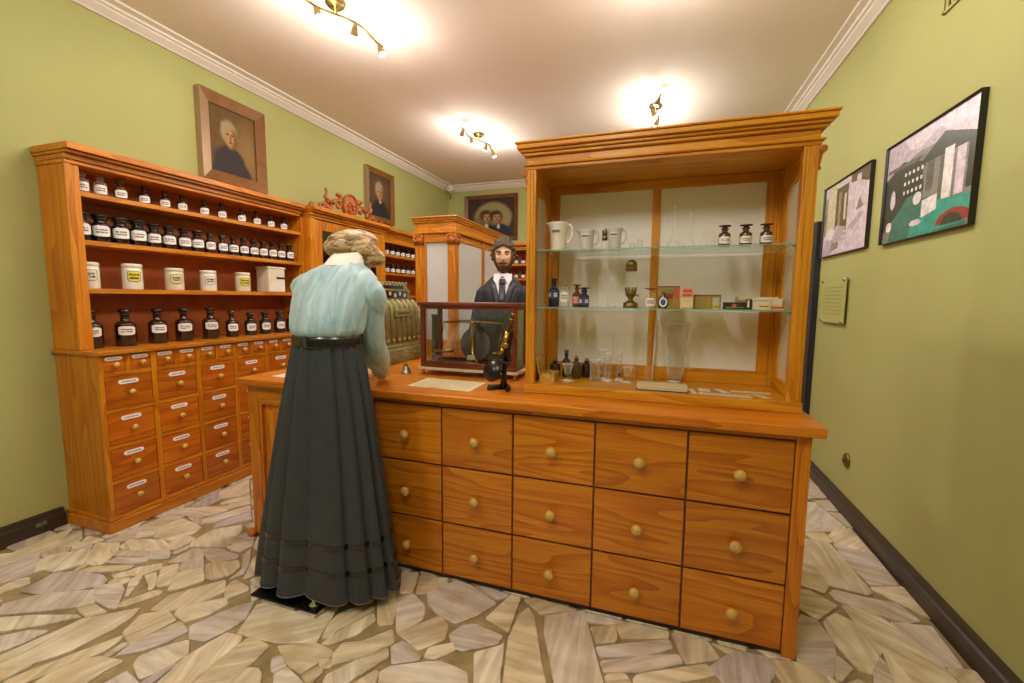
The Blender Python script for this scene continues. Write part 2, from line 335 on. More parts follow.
# ---- crazy paving: every slab is a piece of the floor
m, nt, out = newmat('slab'); b = nd(nt, 'ShaderNodeBsdfPrincipled', Roughness=0.5); lk(nt, b.outputs[0], out.inputs[0])
tc = nd(nt, 'ShaderNodeTexCoord'); oi = nd(nt, 'ShaderNodeObjectInfo')
base = ramp(nt, oi.outputs['Random'], [(0.0, srgb(232,218,188)), (0.22, srgb(240,228,204)), (0.42, srgb(222,206,174)), (0.6, srgb(220,210,206)), (0.78, srgb(244,234,212)), (0.9, srgb(206,196,200)), (1.0, srgb(230,218,194))])
of = nd(nt, 'ShaderNodeVectorMath', operation='SCALE'); of.inputs[0].default_value = (31, 17, 5); lk(nt, oi.outputs['Random'], of.inputs['Scale'])
vr = nd(nt, 'ShaderNodeVectorRotate', rotation_type='Z_AXIS'); lk(nt, tc.outputs['Object'], vr.inputs['Vector'])
am = nd(nt, 'ShaderNodeMath', operation='MULTIPLY'); am.inputs[1].default_value = 40.0; lk(nt, oi.outputs['Random'], am.inputs[0]); lk(nt, am.outputs[0], vr.inputs['Angle'])
ad = nd(nt, 'ShaderNodeVectorMath', operation='ADD'); lk(nt, vr.outputs[0], ad.inputs[0]); lk(nt, of.outputs[0], ad.inputs[1])
mp = nd(nt, 'ShaderNodeMapping'); mp.inputs['Scale'].default_value = (3.0, 26.0, 3.0); lk(nt, ad.outputs[0], mp.inputs['Vector'])
n1 = nd(nt, 'ShaderNodeTexNoise', Scale=1.0, Detail=5.0, Distortion=0.8); lk(nt, mp.outputs[0], n1.inputs['Vector'])
r1 = ramp(nt, n1.outputs['Fac'], [(0.32, (0,0,0)), (0.62, (1,1,1))])
dk = nd(nt, 'ShaderNodeMix', data_type='RGBA', blend_type='MULTIPLY'); dk.inputs[0].default_value = 0.55; lk(nt, base.outputs[0], dk.inputs[6])
veins = nd(nt, 'ShaderNodeMix', data_type='RGBA'); veins.inputs[6].default_value = srgb(166,152,150); veins.inputs[7].default_value = (1,1,1,1); lk(nt, r1.outputs[0], veins.inputs[0])
lk(nt, veins.outputs[2], dk.inputs[7])
n2 = nd(nt, 'ShaderNodeTexNoise', Scale=7.0, Detail=6.0); lk(nt, ad.outputs[0], n2.inputs['Vector'])
r2 = ramp(nt, n2.outputs['Fac'], [(0.35, srgb(214,196,150)), (0.65, (1,1,1))])
dk2 = nd(nt, 'ShaderNodeMix', data_type='RGBA', blend_type='MULTIPLY'); dk2.inputs[0].default_value = 0.6; lk(nt, dk.outputs[2], dk2.inputs[6]); lk(nt, r2.outputs[0], dk2.inputs[7])
lk(nt, dk2.outputs[2], b.inputs['Base Color'])
bp = nd(nt, 'ShaderNodeBump', Strength=0.35, Distance=0.006); lk(nt, n1.outputs['Fac'], bp.inputs['Height']); lk(nt, bp.outputs[0], b.inputs['Normal'])

STONES = [[(-3192,1195),(-3328,1251),(-3275,1276),(-3277,1411),(-3302,1528),(-3274,1530),(-3231,1481),(-3147,1397),(-3147,1334),(-3112,1313),(-3156,1252)],[(-3151,1179),(-3142,1256),(-3090,1300),(-3044,1271),(-2957,1216),(-2959,1152),(-2991,1113)],[(-3123,1392),(-3205,1474),(-3243,1524),(-3201,1539),(-3122,1495),(-3049,1424)],[(-3098,1317),(-3135,1345),(-3114,1388),(-3049,1403),(-3013,1374),(-3058,1321)],[(-3011,1402),(-3075,1459),(-2986,1475),(-2944,1447)],[(-2940,1222),(-3056,1293),(-3042,1330),(-2986,1384),(-2939,1441),(-2826,1373),(-2808,1340),(-2860,1255),(-2928,1250)],[(-2789,1354),(-2885,1419),(-2965,1483),(-2850,1530),(-2771,1472),(-2716,1392),(-2725,1355)],[(-3064,1478),(-3100,1516),(-2971,1525),(-2980,1485)],[(-2932,1516),(-2927,1595),(-2939,1680),(-2830,1597),(-2844,1547)],[(-2724,1437),(-2755,1481),(-2614,1516),(-2569,1505),(-2561,1490)],[(-2700,1387),(-2696,1434),(-2545,1486),(-2522,1462),(-2572,1425)],[(-2744,1302),(-2706,1345),(-2548,1418),(-2528,1401),(-2548,1364),(-2684,1305)],[(-2773,1292),(-2795,1345),(-2767,1336),(-2756,1291)],[(-2807,1114),(-2820,1200),(-2832,1242),(-2717,1293),(-2593,1307),(-2527,1291),(-2512,1263),(-2598,1181),(-2700,1130)],[(-2712,1004),(-2756,1035),(-2701,1107),(-2630,1156),(-2497,1223),(-2395,1168),(-2427,1125),(-2536,1069),(-2671,991)],[(-2935,1090),(-2944,1141),(-2913,1179),(-2850,1151),(-2880,1109),(-2887,1071)],[(-2527,1244),(-2433,1298),(-2369,1267),(-2252,1181),(-2305,1171),(-2416,1190),(-2494,1224)],[(-2493,1286),(-2498,1312),(-2441,1337),(-2418,1312),(-2456,1282)],[(-2555,1332),(-2503,1367),(-2465,1351),(-2504,1321)],[(-2508,1363),(-2493,1410),(-2418,1473),(-2381,1442),(-2418,1376),(-2470,1353)],[(-2315,1251),(-2409,1323),(-2419,1365),(-2394,1368),(-2350,1311),(-2297,1257)],[(-2250,1345),(-2378,1450),(-2325,1499),(-2268,1440),(-2210,1381),(-2232,1352)],[(-2263,1314),(-2307,1347),(-2383,1377),(-2362,1413),(-2290,1364),(-2244,1326)],[(-2255,1194),(-2274,1216),(-2220,1314),(-2187,1320),(-2171,1300),(-2231,1207)],[(-2397,1493),(-2391,1580),(-2395,1620),(-2360,1632),(-2298,1606),(-2264,1577),(-2349,1515)],[(-2528,1486),(-2583,1520),(-2544,1582),(-2468,1546),(-2436,1518)],[(-2467,1567),(-2457,1634),(-2430,1615),(-2440,1570)],[(-2278,1466),(-2316,1521),(-2258,1573),(-2185,1523),(-2239,1474)],[(-2163,1344),(-2255,1444),(-2177,1513),(-2083,1447),(-2120,1390)],[(-2087,1468),(-2174,1533),(-2182,1561),(-2064,1621),(-2014,1588),(-1996,1534),(-2044,1477)],[(-2346,1637),(-2260,1667),(-2108,1658),(-2094,1630),(-2179,1581),(-2226,1590)],[(-2235,1704),(-2217,1739),(-2154,1791),(-2119,1752),(-2129,1692),(-2183,1687)],[(-2429,1636),(-2470,1681),(-2380,1743),(-2296,1787),(-2265,1745),(-2250,1699)],[(-1969,1498),(-1980,1575),(-2080,1668),(-2095,1731),(-1984,1611),(-1943,1552)],[(-1852,1390),(-1905,1433),(-1933,1477),(-1922,1497),(-1819,1473),(-1811,1455)],[(-2099,1229),(-2116,1324),(-2064,1383),(-1981,1482),(-1909,1421),(-1942,1340),(-2020,1243)],[(-1963,1240),(-1987,1268),(-1928,1330),(-1854,1385),(-1817,1359),(-1837,1288),(-1881,1229)],[(-1769,1166),(-1830,1213),(-1787,1296),(-1753,1366),(-1704,1402),(-1658,1314),(-1668,1252),(-1697,1179)],[(-1975,1069),(-2062,1100),(-2104,1182),(-2023,1241),(-1931,1211),(-1969,1075)],[(-1948,1013),(-1959,1059),(-1904,1212),(-1821,1183),(-1850,1112),(-1890,1061)],[(-1833,1005),(-1856,1031),(-1830,1078),(-1766,1148),(-1699,1098),(-1724,1010),(-1751,970)],[(-1728,962),(-1704,1046),(-1687,1049),(-1692,971)],[(-1666,969),(-1688,1095),(-1670,1159),(-1656,1224),(-1579,1235),(-1562,1203),(-1567,1103),(-1554,1007)],[(-1545,1010),(-1553,1114),(-1546,1239),(-1525,1246),(-1431,1233),(-1433,1142),(-1438,1046)],[(-1434,1048),(-1421,1120),(-1385,1136),(-1349,1119),(-1312,1084)],[(-1604,1250),(-1672,1399),(-1657,1418),(-1501,1421),(-1366,1415),(-1346,1493),(-1323,1501),(-1304,1427),(-1275,1316),(-1401,1266),(-1498,1255)],[(-1260,1345),(-1287,1425),(-1282,1488),(-1205,1569),(-1160,1548),(-1226,1420),(-1233,1362)],[(-1239,1322),(-1210,1401),(-1150,1524),(-1114,1484),(-1146,1407),(-1202,1327)],[(-1097,1490),(-1186,1615),(-1190,1664),(-1127,1665),(-1075,1586),(-1028,1505),(-1079,1483)],[(-1129,1250),(-1156,1292),(-1155,1350),(-1092,1372),(-1017,1472),(-969,1410),(-1058,1311)],[(-1002,1251),(-1040,1304),(-972,1376),(-948,1342),(-996,1247)],[(-1093,1165),(-1112,1207),(-1046,1295),(-1007,1249),(-1032,1185)],[(-1392,1247),(-1314,1284),(-1262,1302),(-1178,1298),(-1164,1275),(-1190,1245),(-1212,1179),(-1280,1195)],[(-1321,1154),(-1365,1192),(-1346,1213),(-1292,1184),(-1306,1150)],[(-1294,1138),(-1275,1177),(-1154,1138),(-1252,1104)],[(-1198,1171),(-1172,1218),(-1144,1209),(-1148,1152)],[(-1186,1240),(-1158,1260),(-1130,1239),(-1153,1225)],[(-1005,1189),(-955,1273),(-943,1265),(-921,1218)],[(-904,1235),(-931,1282),(-912,1308),(-845,1344),(-752,1389),(-675,1386),(-631,1378),(-603,1327)],[(-992,1479),(-1102,1647),(-1050,1700),(-957,1639),(-928,1577),(-953,1517)],[(-981,1466),(-856,1606),(-803,1568),(-785,1495),(-850,1420),(-907,1441)],[(-982,1728),(-894,1844),(-831,1844),(-658,1766),(-713,1668),(-777,1594),(-866,1624),(-932,1657)],[(-766,1532),(-731,1593),(-694,1610),(-565,1590),(-570,1546),(-690,1475),(-721,1479)],[(-812,1398),(-812,1441),(-742,1490),(-718,1458),(-772,1401)],[(-658,1670),(-612,1806),(-603,1839),(-559,1839),(-544,1625)],[(-1108,1685),(-1182,1813),(-1103,1840),(-1073,1750),(-1061,1706)],[(-793,1841),(-733,1851),(-617,1839),(-635,1813),(-670,1796)],[(-996,1843),(-948,1854),(-926,1811),(-955,1795)],[(-1034,1710),(-1085,1823),(-1014,1848),(-959,1789),(-996,1734)],[(-574,1336),(-627,1473),(-552,1535),(-541,1554),(-523,1455),(-490,1365)],[(-481,1374),(-523,1583),(-525,1721),(-505,1783),(-460,1735),(-419,1610),(-369,1507),(-329,1420)],[(-392,1675),(-416,1759),(-339,1803),(-260,1844),(-242,1784),(-180,1612),(-129,1488),(-298,1430),(-353,1574)],[(-529,1832),(-493,1854),(-297,1841),(-444,1772)],[(-247,1839),(-75,1837),(-159,1804),(-234,1791)],[(-212,1761),(-118,1806),(-111,1724),(-176,1686)],[(-107,1805),(-58,1839),(94,1842),(93,1802),(-79,1743)],[(-176,1664),(13,1755),(93,1794),(108,1754),(14,1690),(-154,1618)],[(-149,1596),(-11,1664),(128,1727),(146,1688),(-8,1602),(-131,1551)],[(116,1835),(248,1834),(282,1759),(161,1693),(140,1763)],[(-8,1583),(231,1711),(255,1667),(89,1579),(-6,1535),(-26,1552)],[(268,1833),(363,1825),(321,1807)],[(249,1700),(311,1772),(372,1817),(459,1823),(479,1782),(460,1737),(421,1681),(298,1639)],[(-124,1539),(-67,1565),(-34,1521),(-115,1493)],[(575,1857),(624,2057),(665,2140),(720,2115),(737,2008),(721,1921),(677,1807),(626,1828)],[(481,1818),(569,1835),(670,1798),(695,1770),(505,1705),(483,1766)],[(749,2108),(765,2144),(820,2203),(891,2144),(914,2031),(822,1876),(786,1883),(745,2018)],[(711,1890),(734,1926),(761,1874),(706,1805),(687,1804)],[(669,2197),(707,2330),(754,2346),(840,2265),(726,2135)],[(862,2266),(925,2281),(984,2267),(1040,2149),(1089,2021),(1110,1911),(959,1859),(918,2018),(890,2133)],[(847,2355),(879,2389),(971,2375),(1110,2373),(1151,2273),(1085,2238),(938,2285),(866,2303)],[(1029,2212),(1182,2242),(1166,2021),(1092,2004),(1040,2119)],[(843,1884),(888,1970),(896,1946),(893,1885),(874,1837),(807,1807)],[(915,2007),(931,2004),(949,1863),(882,1832)],[(872,2870),(1004,2862),(1039,2431),(1006,2405),(852,2433),(837,2550)],[(723,2381),(853,2800),(837,2550),(853,2411),(819,2355)],[(1035,2959),(1097,3061),(1186,3092),(1187,2816),(1042,2865)],[(911,2973),(1032,3411),(1095,3434),(1162,3108),(1066,3027)],[(1025,2870),(1193,2809),(1183,2540),(1056,2496),(1026,2686)],[(-2865,1544),(-2948,1591),(-2936,1677),(-2827,1587)],[(-2824,1595),(-2929,1680),(-2919,1940),(-2808,1863),(-2809,1773),(-2760,1649)],[(-2725,1638),(-2798,1742),(-2789,1833),(-2659,1817),(-2573,1796),(-2557,1736),(-2609,1648)],[(-2798,1508),(-2822,1573),(-2646,1627),(-2565,1604),(-2530,1573),(-2608,1525),(-2756,1494)],[(-2530,1587),(-2587,1625),(-2580,1712),(-2491,1696),(-2485,1661),(-2488,1588)],[(-2818,1878),(-2906,1944),(-2684,2053),(-2627,2003),(-2710,1888)],[(-2906,1985),(-2939,2193),(-2819,2100),(-2810,1988),(-2861,1970)],[(-2632,2031),(-2684,2073),(-2608,2153),(-2568,2124)],[(-2612,1842),(-2661,1878),(-2547,2101),(-2481,2054),(-2557,1879)],[(-2495,1823),(-2533,1878),(-2473,2047),(-2383,1975)],[(-2477,1701),(-2480,1811),(-2377,1898),(-2313,1845),(-2303,1801),(-2417,1722)],[(-2830,2118),(-2936,2206),(-2925,2425),(-2695,2233)],[(-2745,2062),(-2765,2097),(-2685,2225),(-2621,2170)],[(-2252,1742),(-2279,1817),(-2252,1866),(-2179,1813),(-2238,1739)],[(-2767,1859),(-2677,1872),(-2588,1824),(-2643,1822)],[(-2549,933),(-2659,978),(-2565,1023),(-2368,1095),(-2342,1091),(-2423,1025),(-2495,976)],[(-2409,876),(-2507,916),(-2442,970),(-2368,995),(-2383,944),(-2398,894)],[(-2349,815),(-2372,861),(-2340,966),(-2310,1085),(-2256,1134),(-2158,1208),(-2134,1167),(-2131,1085),(-2155,970),(-2213,888),(-2296,830)],[(-2184,791),(-2197,811),(-2140,913),(-2048,1082),(-2025,1040),(-2031,985),(-2102,868),(-2124,812)],[(-2087,824),(-2084,887),(-2061,940),(-2001,981),(-1902,998),(-1923,935),(-1921,881)],[(-1999,996),(-1997,1057),(-1975,1054),(-1977,1000)],[(-1845,901),(-1828,968),(-1733,952),(-1725,942)]]
def clip(poly, px, py, nx, ny):
    """keep the side of the line through (px,py) where the normal (nx,ny) points away from"""
    o = []; n = len(poly)
    for i in range(n):
        a = poly[i]; c = poly[(i+1) % n]
        da = (a[0]-px)*nx+(a[1]-py)*ny; dc = (c[0]-px)*nx+(c[1]-py)*ny
        if da <= 0: o.append(a)
        if da*dc < 0: t = da/(da-dc); o.append((a[0]+(c[0]-a[0])*t, a[1]+(c[1]-a[1])*t))
    return o
def near(poly, x, y):
    best = None; inside = True
    for i in range(len(poly)):
        a = poly[i]; c = poly[(i+1) % len(poly)]; ex, ey = c[0]-a[0], c[1]-a[1]; l = ex*ex+ey*ey or 1e-9
        t = max(0, min(1, ((x-a[0])*ex+(y-a[1])*ey)/l)); q = (a[0]+ex*t, a[1]+ey*t); d = math.hypot(q[0]-x, q[1]-y)
        if best is None or d < best[0]: best = (d, q)
    cr = False; j = len(poly)-1
    for i in range(len(poly)):
        a = poly[i]; c = poly[j]
        if (a[1] > y) != (c[1] > y) and x < (c[0]-a[0])*(y-a[1])/(c[1]-a[1])+a[0]: cr = not cr
        j = i
    return best[0], best[1], cr
slabs = [[(x/1000, y/1000) for x, y in p] for p in STONES]
traced = list(slabs); seeds = []
tries = 0
while tries < 9000:
    tries += 1
    x = random.uniform(XL+0.05, XR-0.05); y = random.uniform(0.55, 4.7)
    if 1.95 < y and x < 0.4 and x > -2.15: continue          # under the counter and behind it
    if x < -3.0 and y > 1.6: continue
    md = 0.13 if y < 3 else 0.17
    if any(math.hypot(x-a, y-c) < md for a, c in seeds): continue
    if any(n[2] or n[0] < 0.035 for n in (near(p, x, y) for p in traced if abs(p[0][0]-x) < 1.2 and abs(p[0][1]-y) < 1.2)): continue
    seeds.append((x, y))
for i, (x, y) in enumerate(seeds):
    p = [(x-0.22, y-0.22), (x+0.22, y-0.22), (x+0.22, y+0.22), (x-0.22, y+0.22)]
    p = [(min(max(a, XL+0.03), XR-0.03), c) for a, c in p]
    for j, (a, c) in enumerate(seeds):
        d = math.hypot(a-x, c-y)
        if j != i and d < 0.6: p = clip(p, (x+a)/2-(a-x)/d*0.009, (y+c)/2-(c-y)/d*0.009, (a-x)/d, (c-y)/d)
    for q in traced:
        if abs(q[0][0]-x) > 1.2 or abs(q[0][1]-y) > 1.2: continue
        d, (a, c), ins = near(q, x, y)
        if d < 0.4 and len(p) > 2: p = clip(p, a-(a-x)/d*0.014, c-(c-y)/d*0.014, (a-x)/d, (c-y)/d)
    if len(p) > 2:
        ar = abs(sum(p[k][0]*p[(k+1) % len(p)][1]-p[(k+1) % len(p)][0]*p[k][1] for k in range(len(p))))/2
        if ar > 0.0025: slabs.append(p)
def slab_mesh(p, h, grow=0.0):
    cx = sum(a for a, c in p)/len(p); cy = sum(c for a, c in p)/len(p); n = len(p)
    def sh(q, d):
        o = []
        for a, c in q:
            l = math.hypot(a-cx, c-cy) or 1; o.append((a-(a-cx)/l*min(d, l*0.4), c-(c-cy)/l*min(d, l*0.4)))
        return o
    # round the corners a little so that the outline is not knife-sharp
    q = []
    for i in range(n):
        a = p[i-1]; c = p[i]; e = p[(i+1) % n]
        for t, o in ((0.12, a), (0.12, e)):
            l = math.hypot(o[0]-c[0], o[1]-c[1]) or 1; s_ = min(0.007, l*0.2)
            q.append((c[0]+(o[0]-c[0])/l*s_+random.uniform(-.002,.002), c[1]+(o[1]-c[1])/l*s_+random.uniform(-.002,.002)))
    if len(q) > 16: q = [(a+random.uniform(-.003,.003), c+random.uniform(-.003,.003)) for a, c in p]
    o1 = sh(q, grow); o2 = sh(q, grow+0.005); k = len(q)
    v = [(a, c, -0.011) for a, c in o1]+[(a, c, h-0.003) for a, c in o1]+[(a, c, h) for a, c in o2]
    f = []
    for r_ in (0, 1):
        for i in range(k): j = (i+1) % k; f.append((r_*k+i, r_*k+j, (r_+1)*k+j, (r_+1)*k+i))
    f.append(tuple(range(2*k, 3*k)))
    return MB().add(v, f)
def vis(p):
    return -sum((a-0)**2+(c-0)**2 for a, c in p)/len(p)
slabs = slabs[:len(traced)] + sorted(slabs[len(traced):], key=vis, reverse=True)
for i, p in enumerate(slabs[:298]):
    slab_mesh(p, random.uniform(-0.001, 0.002), -0.010 if i < len(traced) else -0.002).build('stone', 'slab', floor)
if len(slabs) > 298:
    mm = MB()
    for p in slabs[298:]:
        s_ = slab_mesh(p, random.uniform(-0.001, 0.002)); mm.add(s_.v, s_.f)
    tag(mm.build('far_stones', 'slab', floor), kind='stuff')

# ================================================================== LAMPS
def track_light(x, y, label, heads=4, power=1.0, ang=0.0, z=ZC):
    t = thing('track_light', label, 'lamp', (x, y, z), 'ceiling spotlight bars')
    ca, sa = math.cos(ang), math.sin(ang)
    def P(u, w, h): return (x+ca*w-sa*u, y+sa*w+ca*u, z+h)          # u along the bar
    MB().lathe([(0.06, -0.002), (0.062, -0.015), (0.05, -0.03), (0.012, -0.034), (0.012, -0.075)], x, y, z, 20).build('ceiling_rose', 'old_brass', t)
    L = 0.40
    pts = [P(u, 0.035*math.sin(u/L*PI*1.5), -0.075) for u in [-L+2*L*k/14 for k in range(15)]]
    MB().tube(pts, 0.008, 8).build('bar', 'old_brass', t)
    for k in range(heads):
        u = -0.36+0.72*k/(heads-1); w = 0.035*math.sin(u/L*PI*1.5)
        side = (1 if k % 2 else -1)*0.03
        a = Vector(P(u, w, -0.078)); dirv = (Vector(P(u+0.01, w+side*1.2, -0.16))-a).normalized()
        n = 12; prof = [(0.008, 0.0), (0.013, 0.012), (0.019, 0.03), (0.022, 0.055), (0.027, 0.075)]
        q = dirv.to_track_quat('Z', 'Y').to_matrix()
        h = MB().lathe(prof, 0, 0, 0, n, cap=False); h.v = [tuple(a+q@Vector(v)) for v in h.v]
        hd = h.build('spot_head', 'old_brass', t, fix=False)
        c = a+dirv*0.074
        bl = MB().lathe([(1e-5, -0.012), (0.016, -0.006), (0.023, 0.0), (0.023, 0.004), (1e-5, 0.006)], 0, 0, 0, n); bl.v = [tuple(c+q@Vector(v)) for v in bl.v]
        bl.build('bulb', 'bulb_on', hd)
        # reflector beam plus the spill of the bare bulb
        ld = bpy.data.lights.new('spot_lamp', 'SPOT'); ld.energy = LAMP_W*power*0.7; ld.color = LAMP_COL; ld.shadow_soft_size = 0.03; ld.spot_size = math.radians(172); ld.spot_blend = 0.5
        lo = bpy.data.objects.new('spot_lamp', ld); C.objects.link(lo); lo.parent = t; lo.location = Vector(c+dirv*0.02)-Vector((x, y, z)); lo.rotation_euler = (-dirv).to_track_quat('Z', 'Y').to_euler()
        ld = bpy.data.lights.new('bulb_spill', 'POINT'); ld.energy = LAMP_W*power*0.42; ld.color = LAMP_COL; ld.shadow_soft_size = 0.035
        lo = bpy.data.objects.new('bulb_spill', ld); C.objects.link(lo); lo.parent = t; lo.location = Vector(c+dirv*0.12)-Vector((x, y, z))
    return t
m, nt, out = newmat('bulb_on'); e = nd(nt, 'ShaderNodeEmission', Strength=14.0); e.inputs[0].default_value = (1, 0.92, 0.8, 1); lk(nt, e.outputs[0], out.inputs[0])
track_light(-1.985, 2.42, 'brass ceiling spotlight bar nearest the camera, cut by the top edge of the photo', ang=-0.26, power=0.88)
track_light(-1.98, 4.72, 'brass ceiling spotlight bar above the left end of the tall display case', ang=-0.15, power=0.8)
track_light(-0.09, 4.55, 'spotlight bar seen end on just above the display case cornice', ang=0.03, power=0.75)
track_light(-0.04, 2.36, 'spotlight bar at the middle of the top edge of the photo, one bulb showing', ang=0.0)
track_light(-0.4, 0.05, 'spotlight bar over the open floor above the viewer', ang=0.1)
track_light(-2.0, -0.2, 'spotlight bar over the open floor at left behind the viewer', ang=-0.1)  # unseen bar, added to brighten the front floor and lower left

# ================================================================== LEFT WALL FURNITURE
XB = -3.0
def knob_x(par, x, y, z, s=1.0, mat='knob_wood'):
    return MB().lathe([(0.007*s, -0.002), (0.006*s, 0.010*s), (0.010*s, 0.014*s), (0.0165*s, 0.022*s), (0.017*s, 0.028*s), (0.012*s, 0.036*s), (1e-5, 0.039*s)], x, y, z, 14, axis='x').build('knob', mat, par)
def plate_x(par, x, y, z, w, h):
    p = []; r = h/2
    for k in range(6): a = -PI/2+PI*k/5; p.append((y+w/2-r+r*math.cos(a), z+r*math.sin(a)))
    for k in range(6): a = PI/2+PI*k/5; p.append((y-w/2+r+r*math.cos(a), z+r*math.sin(a)))
    return MB().prism(p, 'x', x, x+0.003).build('label_plate', 'plate_y', par)
# ---- lower drawer cabinet, first bay
y0, y1 = 1.585, 3.31
dc = thing('drawer_cabinet', 'low orange wooden apothecary cabinet of small labelled drawers along left wall', 'cabinet', (-3.2, y0, 0))
MB().box(XL+0.004, XB-0.022, y0+0.006, y1-0.001, 0.07, 1.055).build('carcass', 'cabinet_z', dc)
B('plinth', 'cabinet_y', dc, XL+0.033, XB+0.022, y0-0.022, y1-0.001, 0.0, 0.068, 0.004)
B('plinth_moulding', 'cabinet_y', dc, XL+0.005, XB+0.012, y0-0.012, y1-0.001, 0.068, 0.086, 0.005)
B('ledge', 'cabinet_y', dc, XL+0.004, XB+0.02, y0-0.012, y1-0.001, 1.052, 1.076, 0.004)
cols = [(1.607+0.2805*i, 1.607+0.2805*i+0.25) for i in range(6)]
rows = [(0.094, 0.280), (0.302, 0.490), (0.512, 0.708), (0.730, 0.925)]
for a, c in [(y0, cols[0][0])] + [(cols[i][1], cols[i+1][0]) for i in range(5)] + [(cols[5][1], y1-0.001)]:
    B('stile', 'cabinet_z', dc, XB-0.022, XB, a, c, 0.086, 1.052, 0.0015)
for a, c in cols:
    for z0, z1 in ((0.086, 0.094), (0.280, 0.302), (0.490, 0.512), (0.708, 0.730), (0.925, 0.950), (1.046, 1.052)):
        B('rail', 'cabinet_y', dc, XB-0.022, XB-0.001, a, c, z0, z1, 0)
    B('divider', 'cabinet_z', dc, XB-0.022, XB-0.001, (a+c)/2-0.013, (a+c)/2+0.013, 0.950, 1.046, 0)
    for z0, z1 in rows:
        d = B('drawer', 'drawer_y', dc, XB-0.021, XB-0.003, a+0.003, c-0.003, z0+0.003, z1-0.003, 0.002)
        ym, h = (a+c)/2, z1-z0
        knob_x(d, XB-0.003, ym, z0+h*0.47, 1.0); plate_x(d, XB-0.003, ym-0.004, z0+h*0.79, 0.108, 0.026)
    for a2, c2 in ((a, (a+c)/2-0.013), ((a+c)/2+0.013, c)):
        d = B('drawer', 'drawer_y', dc, XB-0.021, XB-0.003, a2+0.002, c2-0.002, 0.952, 1.044, 0.002)
        knob_x(d, XB-0.003, (a2+c2)/2, 0.992, 0.95); plate_x(d, XB-0.003, (a2+c2)/2-0.003, 1.028, 0.088, 0.021)
# ---- open shelf unit above
def cornice(par, xf, ya, yb, z, xw=XL+0.004, ends=(True, False), mat='cabinet_y'):
    e0, e1 = ends
    for nm, a, z0, z1 in (('cornice_bead', 0.012, 0.0, 0.022), ('cornice_fascia', 0.026, 0.022, 0.05), ('cornice_cove', 0.055, 0.05, 0.066), ('cornice_top', 0.078, 0.066, 0.103)):
        B(nm, mat, par, xw, xf+a, ya-(a*0.22 if e0 else -0.001), yb+(a*0.3 if e1 else -0.001), z+z0, z+z1, 0.004)
XU = -3.15
su = thing('shelf_unit', 'open wooden shelf unit of bottles and jars standing on the labelled drawer cabinet', 'shelf', (-3.3, y0, 1.077))
B('side_panel', 'cabinet_z', su, XL+0.004, XU-0.02, y0+0.004, y0+0.03, 1.077, 2.128)
B('side_panel', 'cabinet_z', su, XL+0.004, XU-0.02, y1-0.03, y1-0.002, 1.077, 2.128)
B('stile', 'cabinet_z', su, XU-0.02, XU, y0+0.004, 1.652, 1.077, 2.128)
B('stile_moulding', 'cabinet_z', su, XU-0.012, XU+0.008, y0-0.004, 1.612, 1.077, 2.128, 0.004)
B('stile', 'cabinet_z', su, XU-0.02, XU, 3.282, y1-0.002, 1.077, 2.128)
B('back_panel', 'board_back', su, XL+0.003, XL+0.012, y0+0.03, y1-0.03, 1.077, 2.128, 0)
for zt in (1.988, 1.714, 1.434):
    B('shelf_board', 'cabinet_y', su, XL+0.012, XU-0.004, y0+0.03, y1-0.03, zt-0.028, zt, 0.002)
cornice(su, XU, y0, y1-0.045, 2.128)
# ---- second bay: tall glazed cupboard with carved crest
ya, yb, xf = 3.312, 4.488, -3.08
tc_ = thing('glazed_cupboard', 'tall wooden cupboard with dark glass doors and carved crest behind woman', 'cupboard', (-3.25, ya, 0))
B('base', 'cabinet_z', tc_, XL+0.033, XB+0.03, ya, yb, 0.0, 1.076)
for k in range(2):
    a = ya+0.06+k*0.54; d = B('lower_door', 'drawer_y', tc_, XB+0.03, XB+0.045, a, a+0.51, 0.12, 0.98, 0.006); knob_x(d, XB+0.045, a+(0.45 if k == 0 else 0.06), 0.6)
B('side_panel', 'cabinet_z', tc_, XL+0.004, xf-0.02, ya, ya+0.03, 1.077, 2.128); B('side_panel', 'cabinet_z', tc_, XL+0.004, xf-0.02, yb-0.03, yb, 1.077, 2.128)
B('back_panel', 'board_back', tc_, XL+0.003, XL+0.012, ya+0.03, yb-0.03, 1.077, 2.128, 0)
B('pilaster', 'cabinet_z', tc_, xf-0.02, xf+0.004, ya, ya+0.085, 1.077, 2.128, 0.004); B('pilaster', 'cabinet_z', tc_, xf-0.02, xf+0.004, yb-0.085, yb, 1.077, 2.128, 0.004)
for zt in (1.4, 1.75): B('shelf_board', 'cabinet_y', tc_, XL+0.012, xf-0.06, ya+0.03, yb-0.03, zt-0.025, zt)
for a, c in ((ya+0.088, (ya+yb)/2-0.002), ((ya+yb)/2+0.002, yb-0.088)):
    d = MB().box(xf-0.022, xf, a, a+0.075, 1.09, 2.12).box(xf-0.022, xf, c-0.075, c, 1.09, 2.12).box(xf-0.021, xf-0.001, a+0.075, c-0.075, 2.03, 2.12).box(xf-0.021, xf-0.001, a+0.075, c-0.075, 1.09, 1.17).build('glass_door', 'cabinet_z', tc_, 0.002)
    MB().box(xf-0.014, xf-0.010, a+0.075, c-0.075, 1.17, 2.03).build('glass_pane', 'door_glass', d)
cornice(tc_, xf, ya, yb, 2.128, ends=(True, True))
cz = 2.234; ym = (ya+yb)/2+0.08
cr = MB()
sh = [(-0.075, 0.02), (-0.09, 0.10), (-0.075, 0.19), (-0.04, 0.225), (0.0, 0.235), (0.05, 0.225), (0.08, 0.18), (0.09, 0.10), (0.06, 0.03), (0.0, -0.005)]
SX = 1.25
cr.prism([(ym+u*SX, cz+0.004+max(0, w)) for u, w in sh], 'x', -3.175, -3.145)
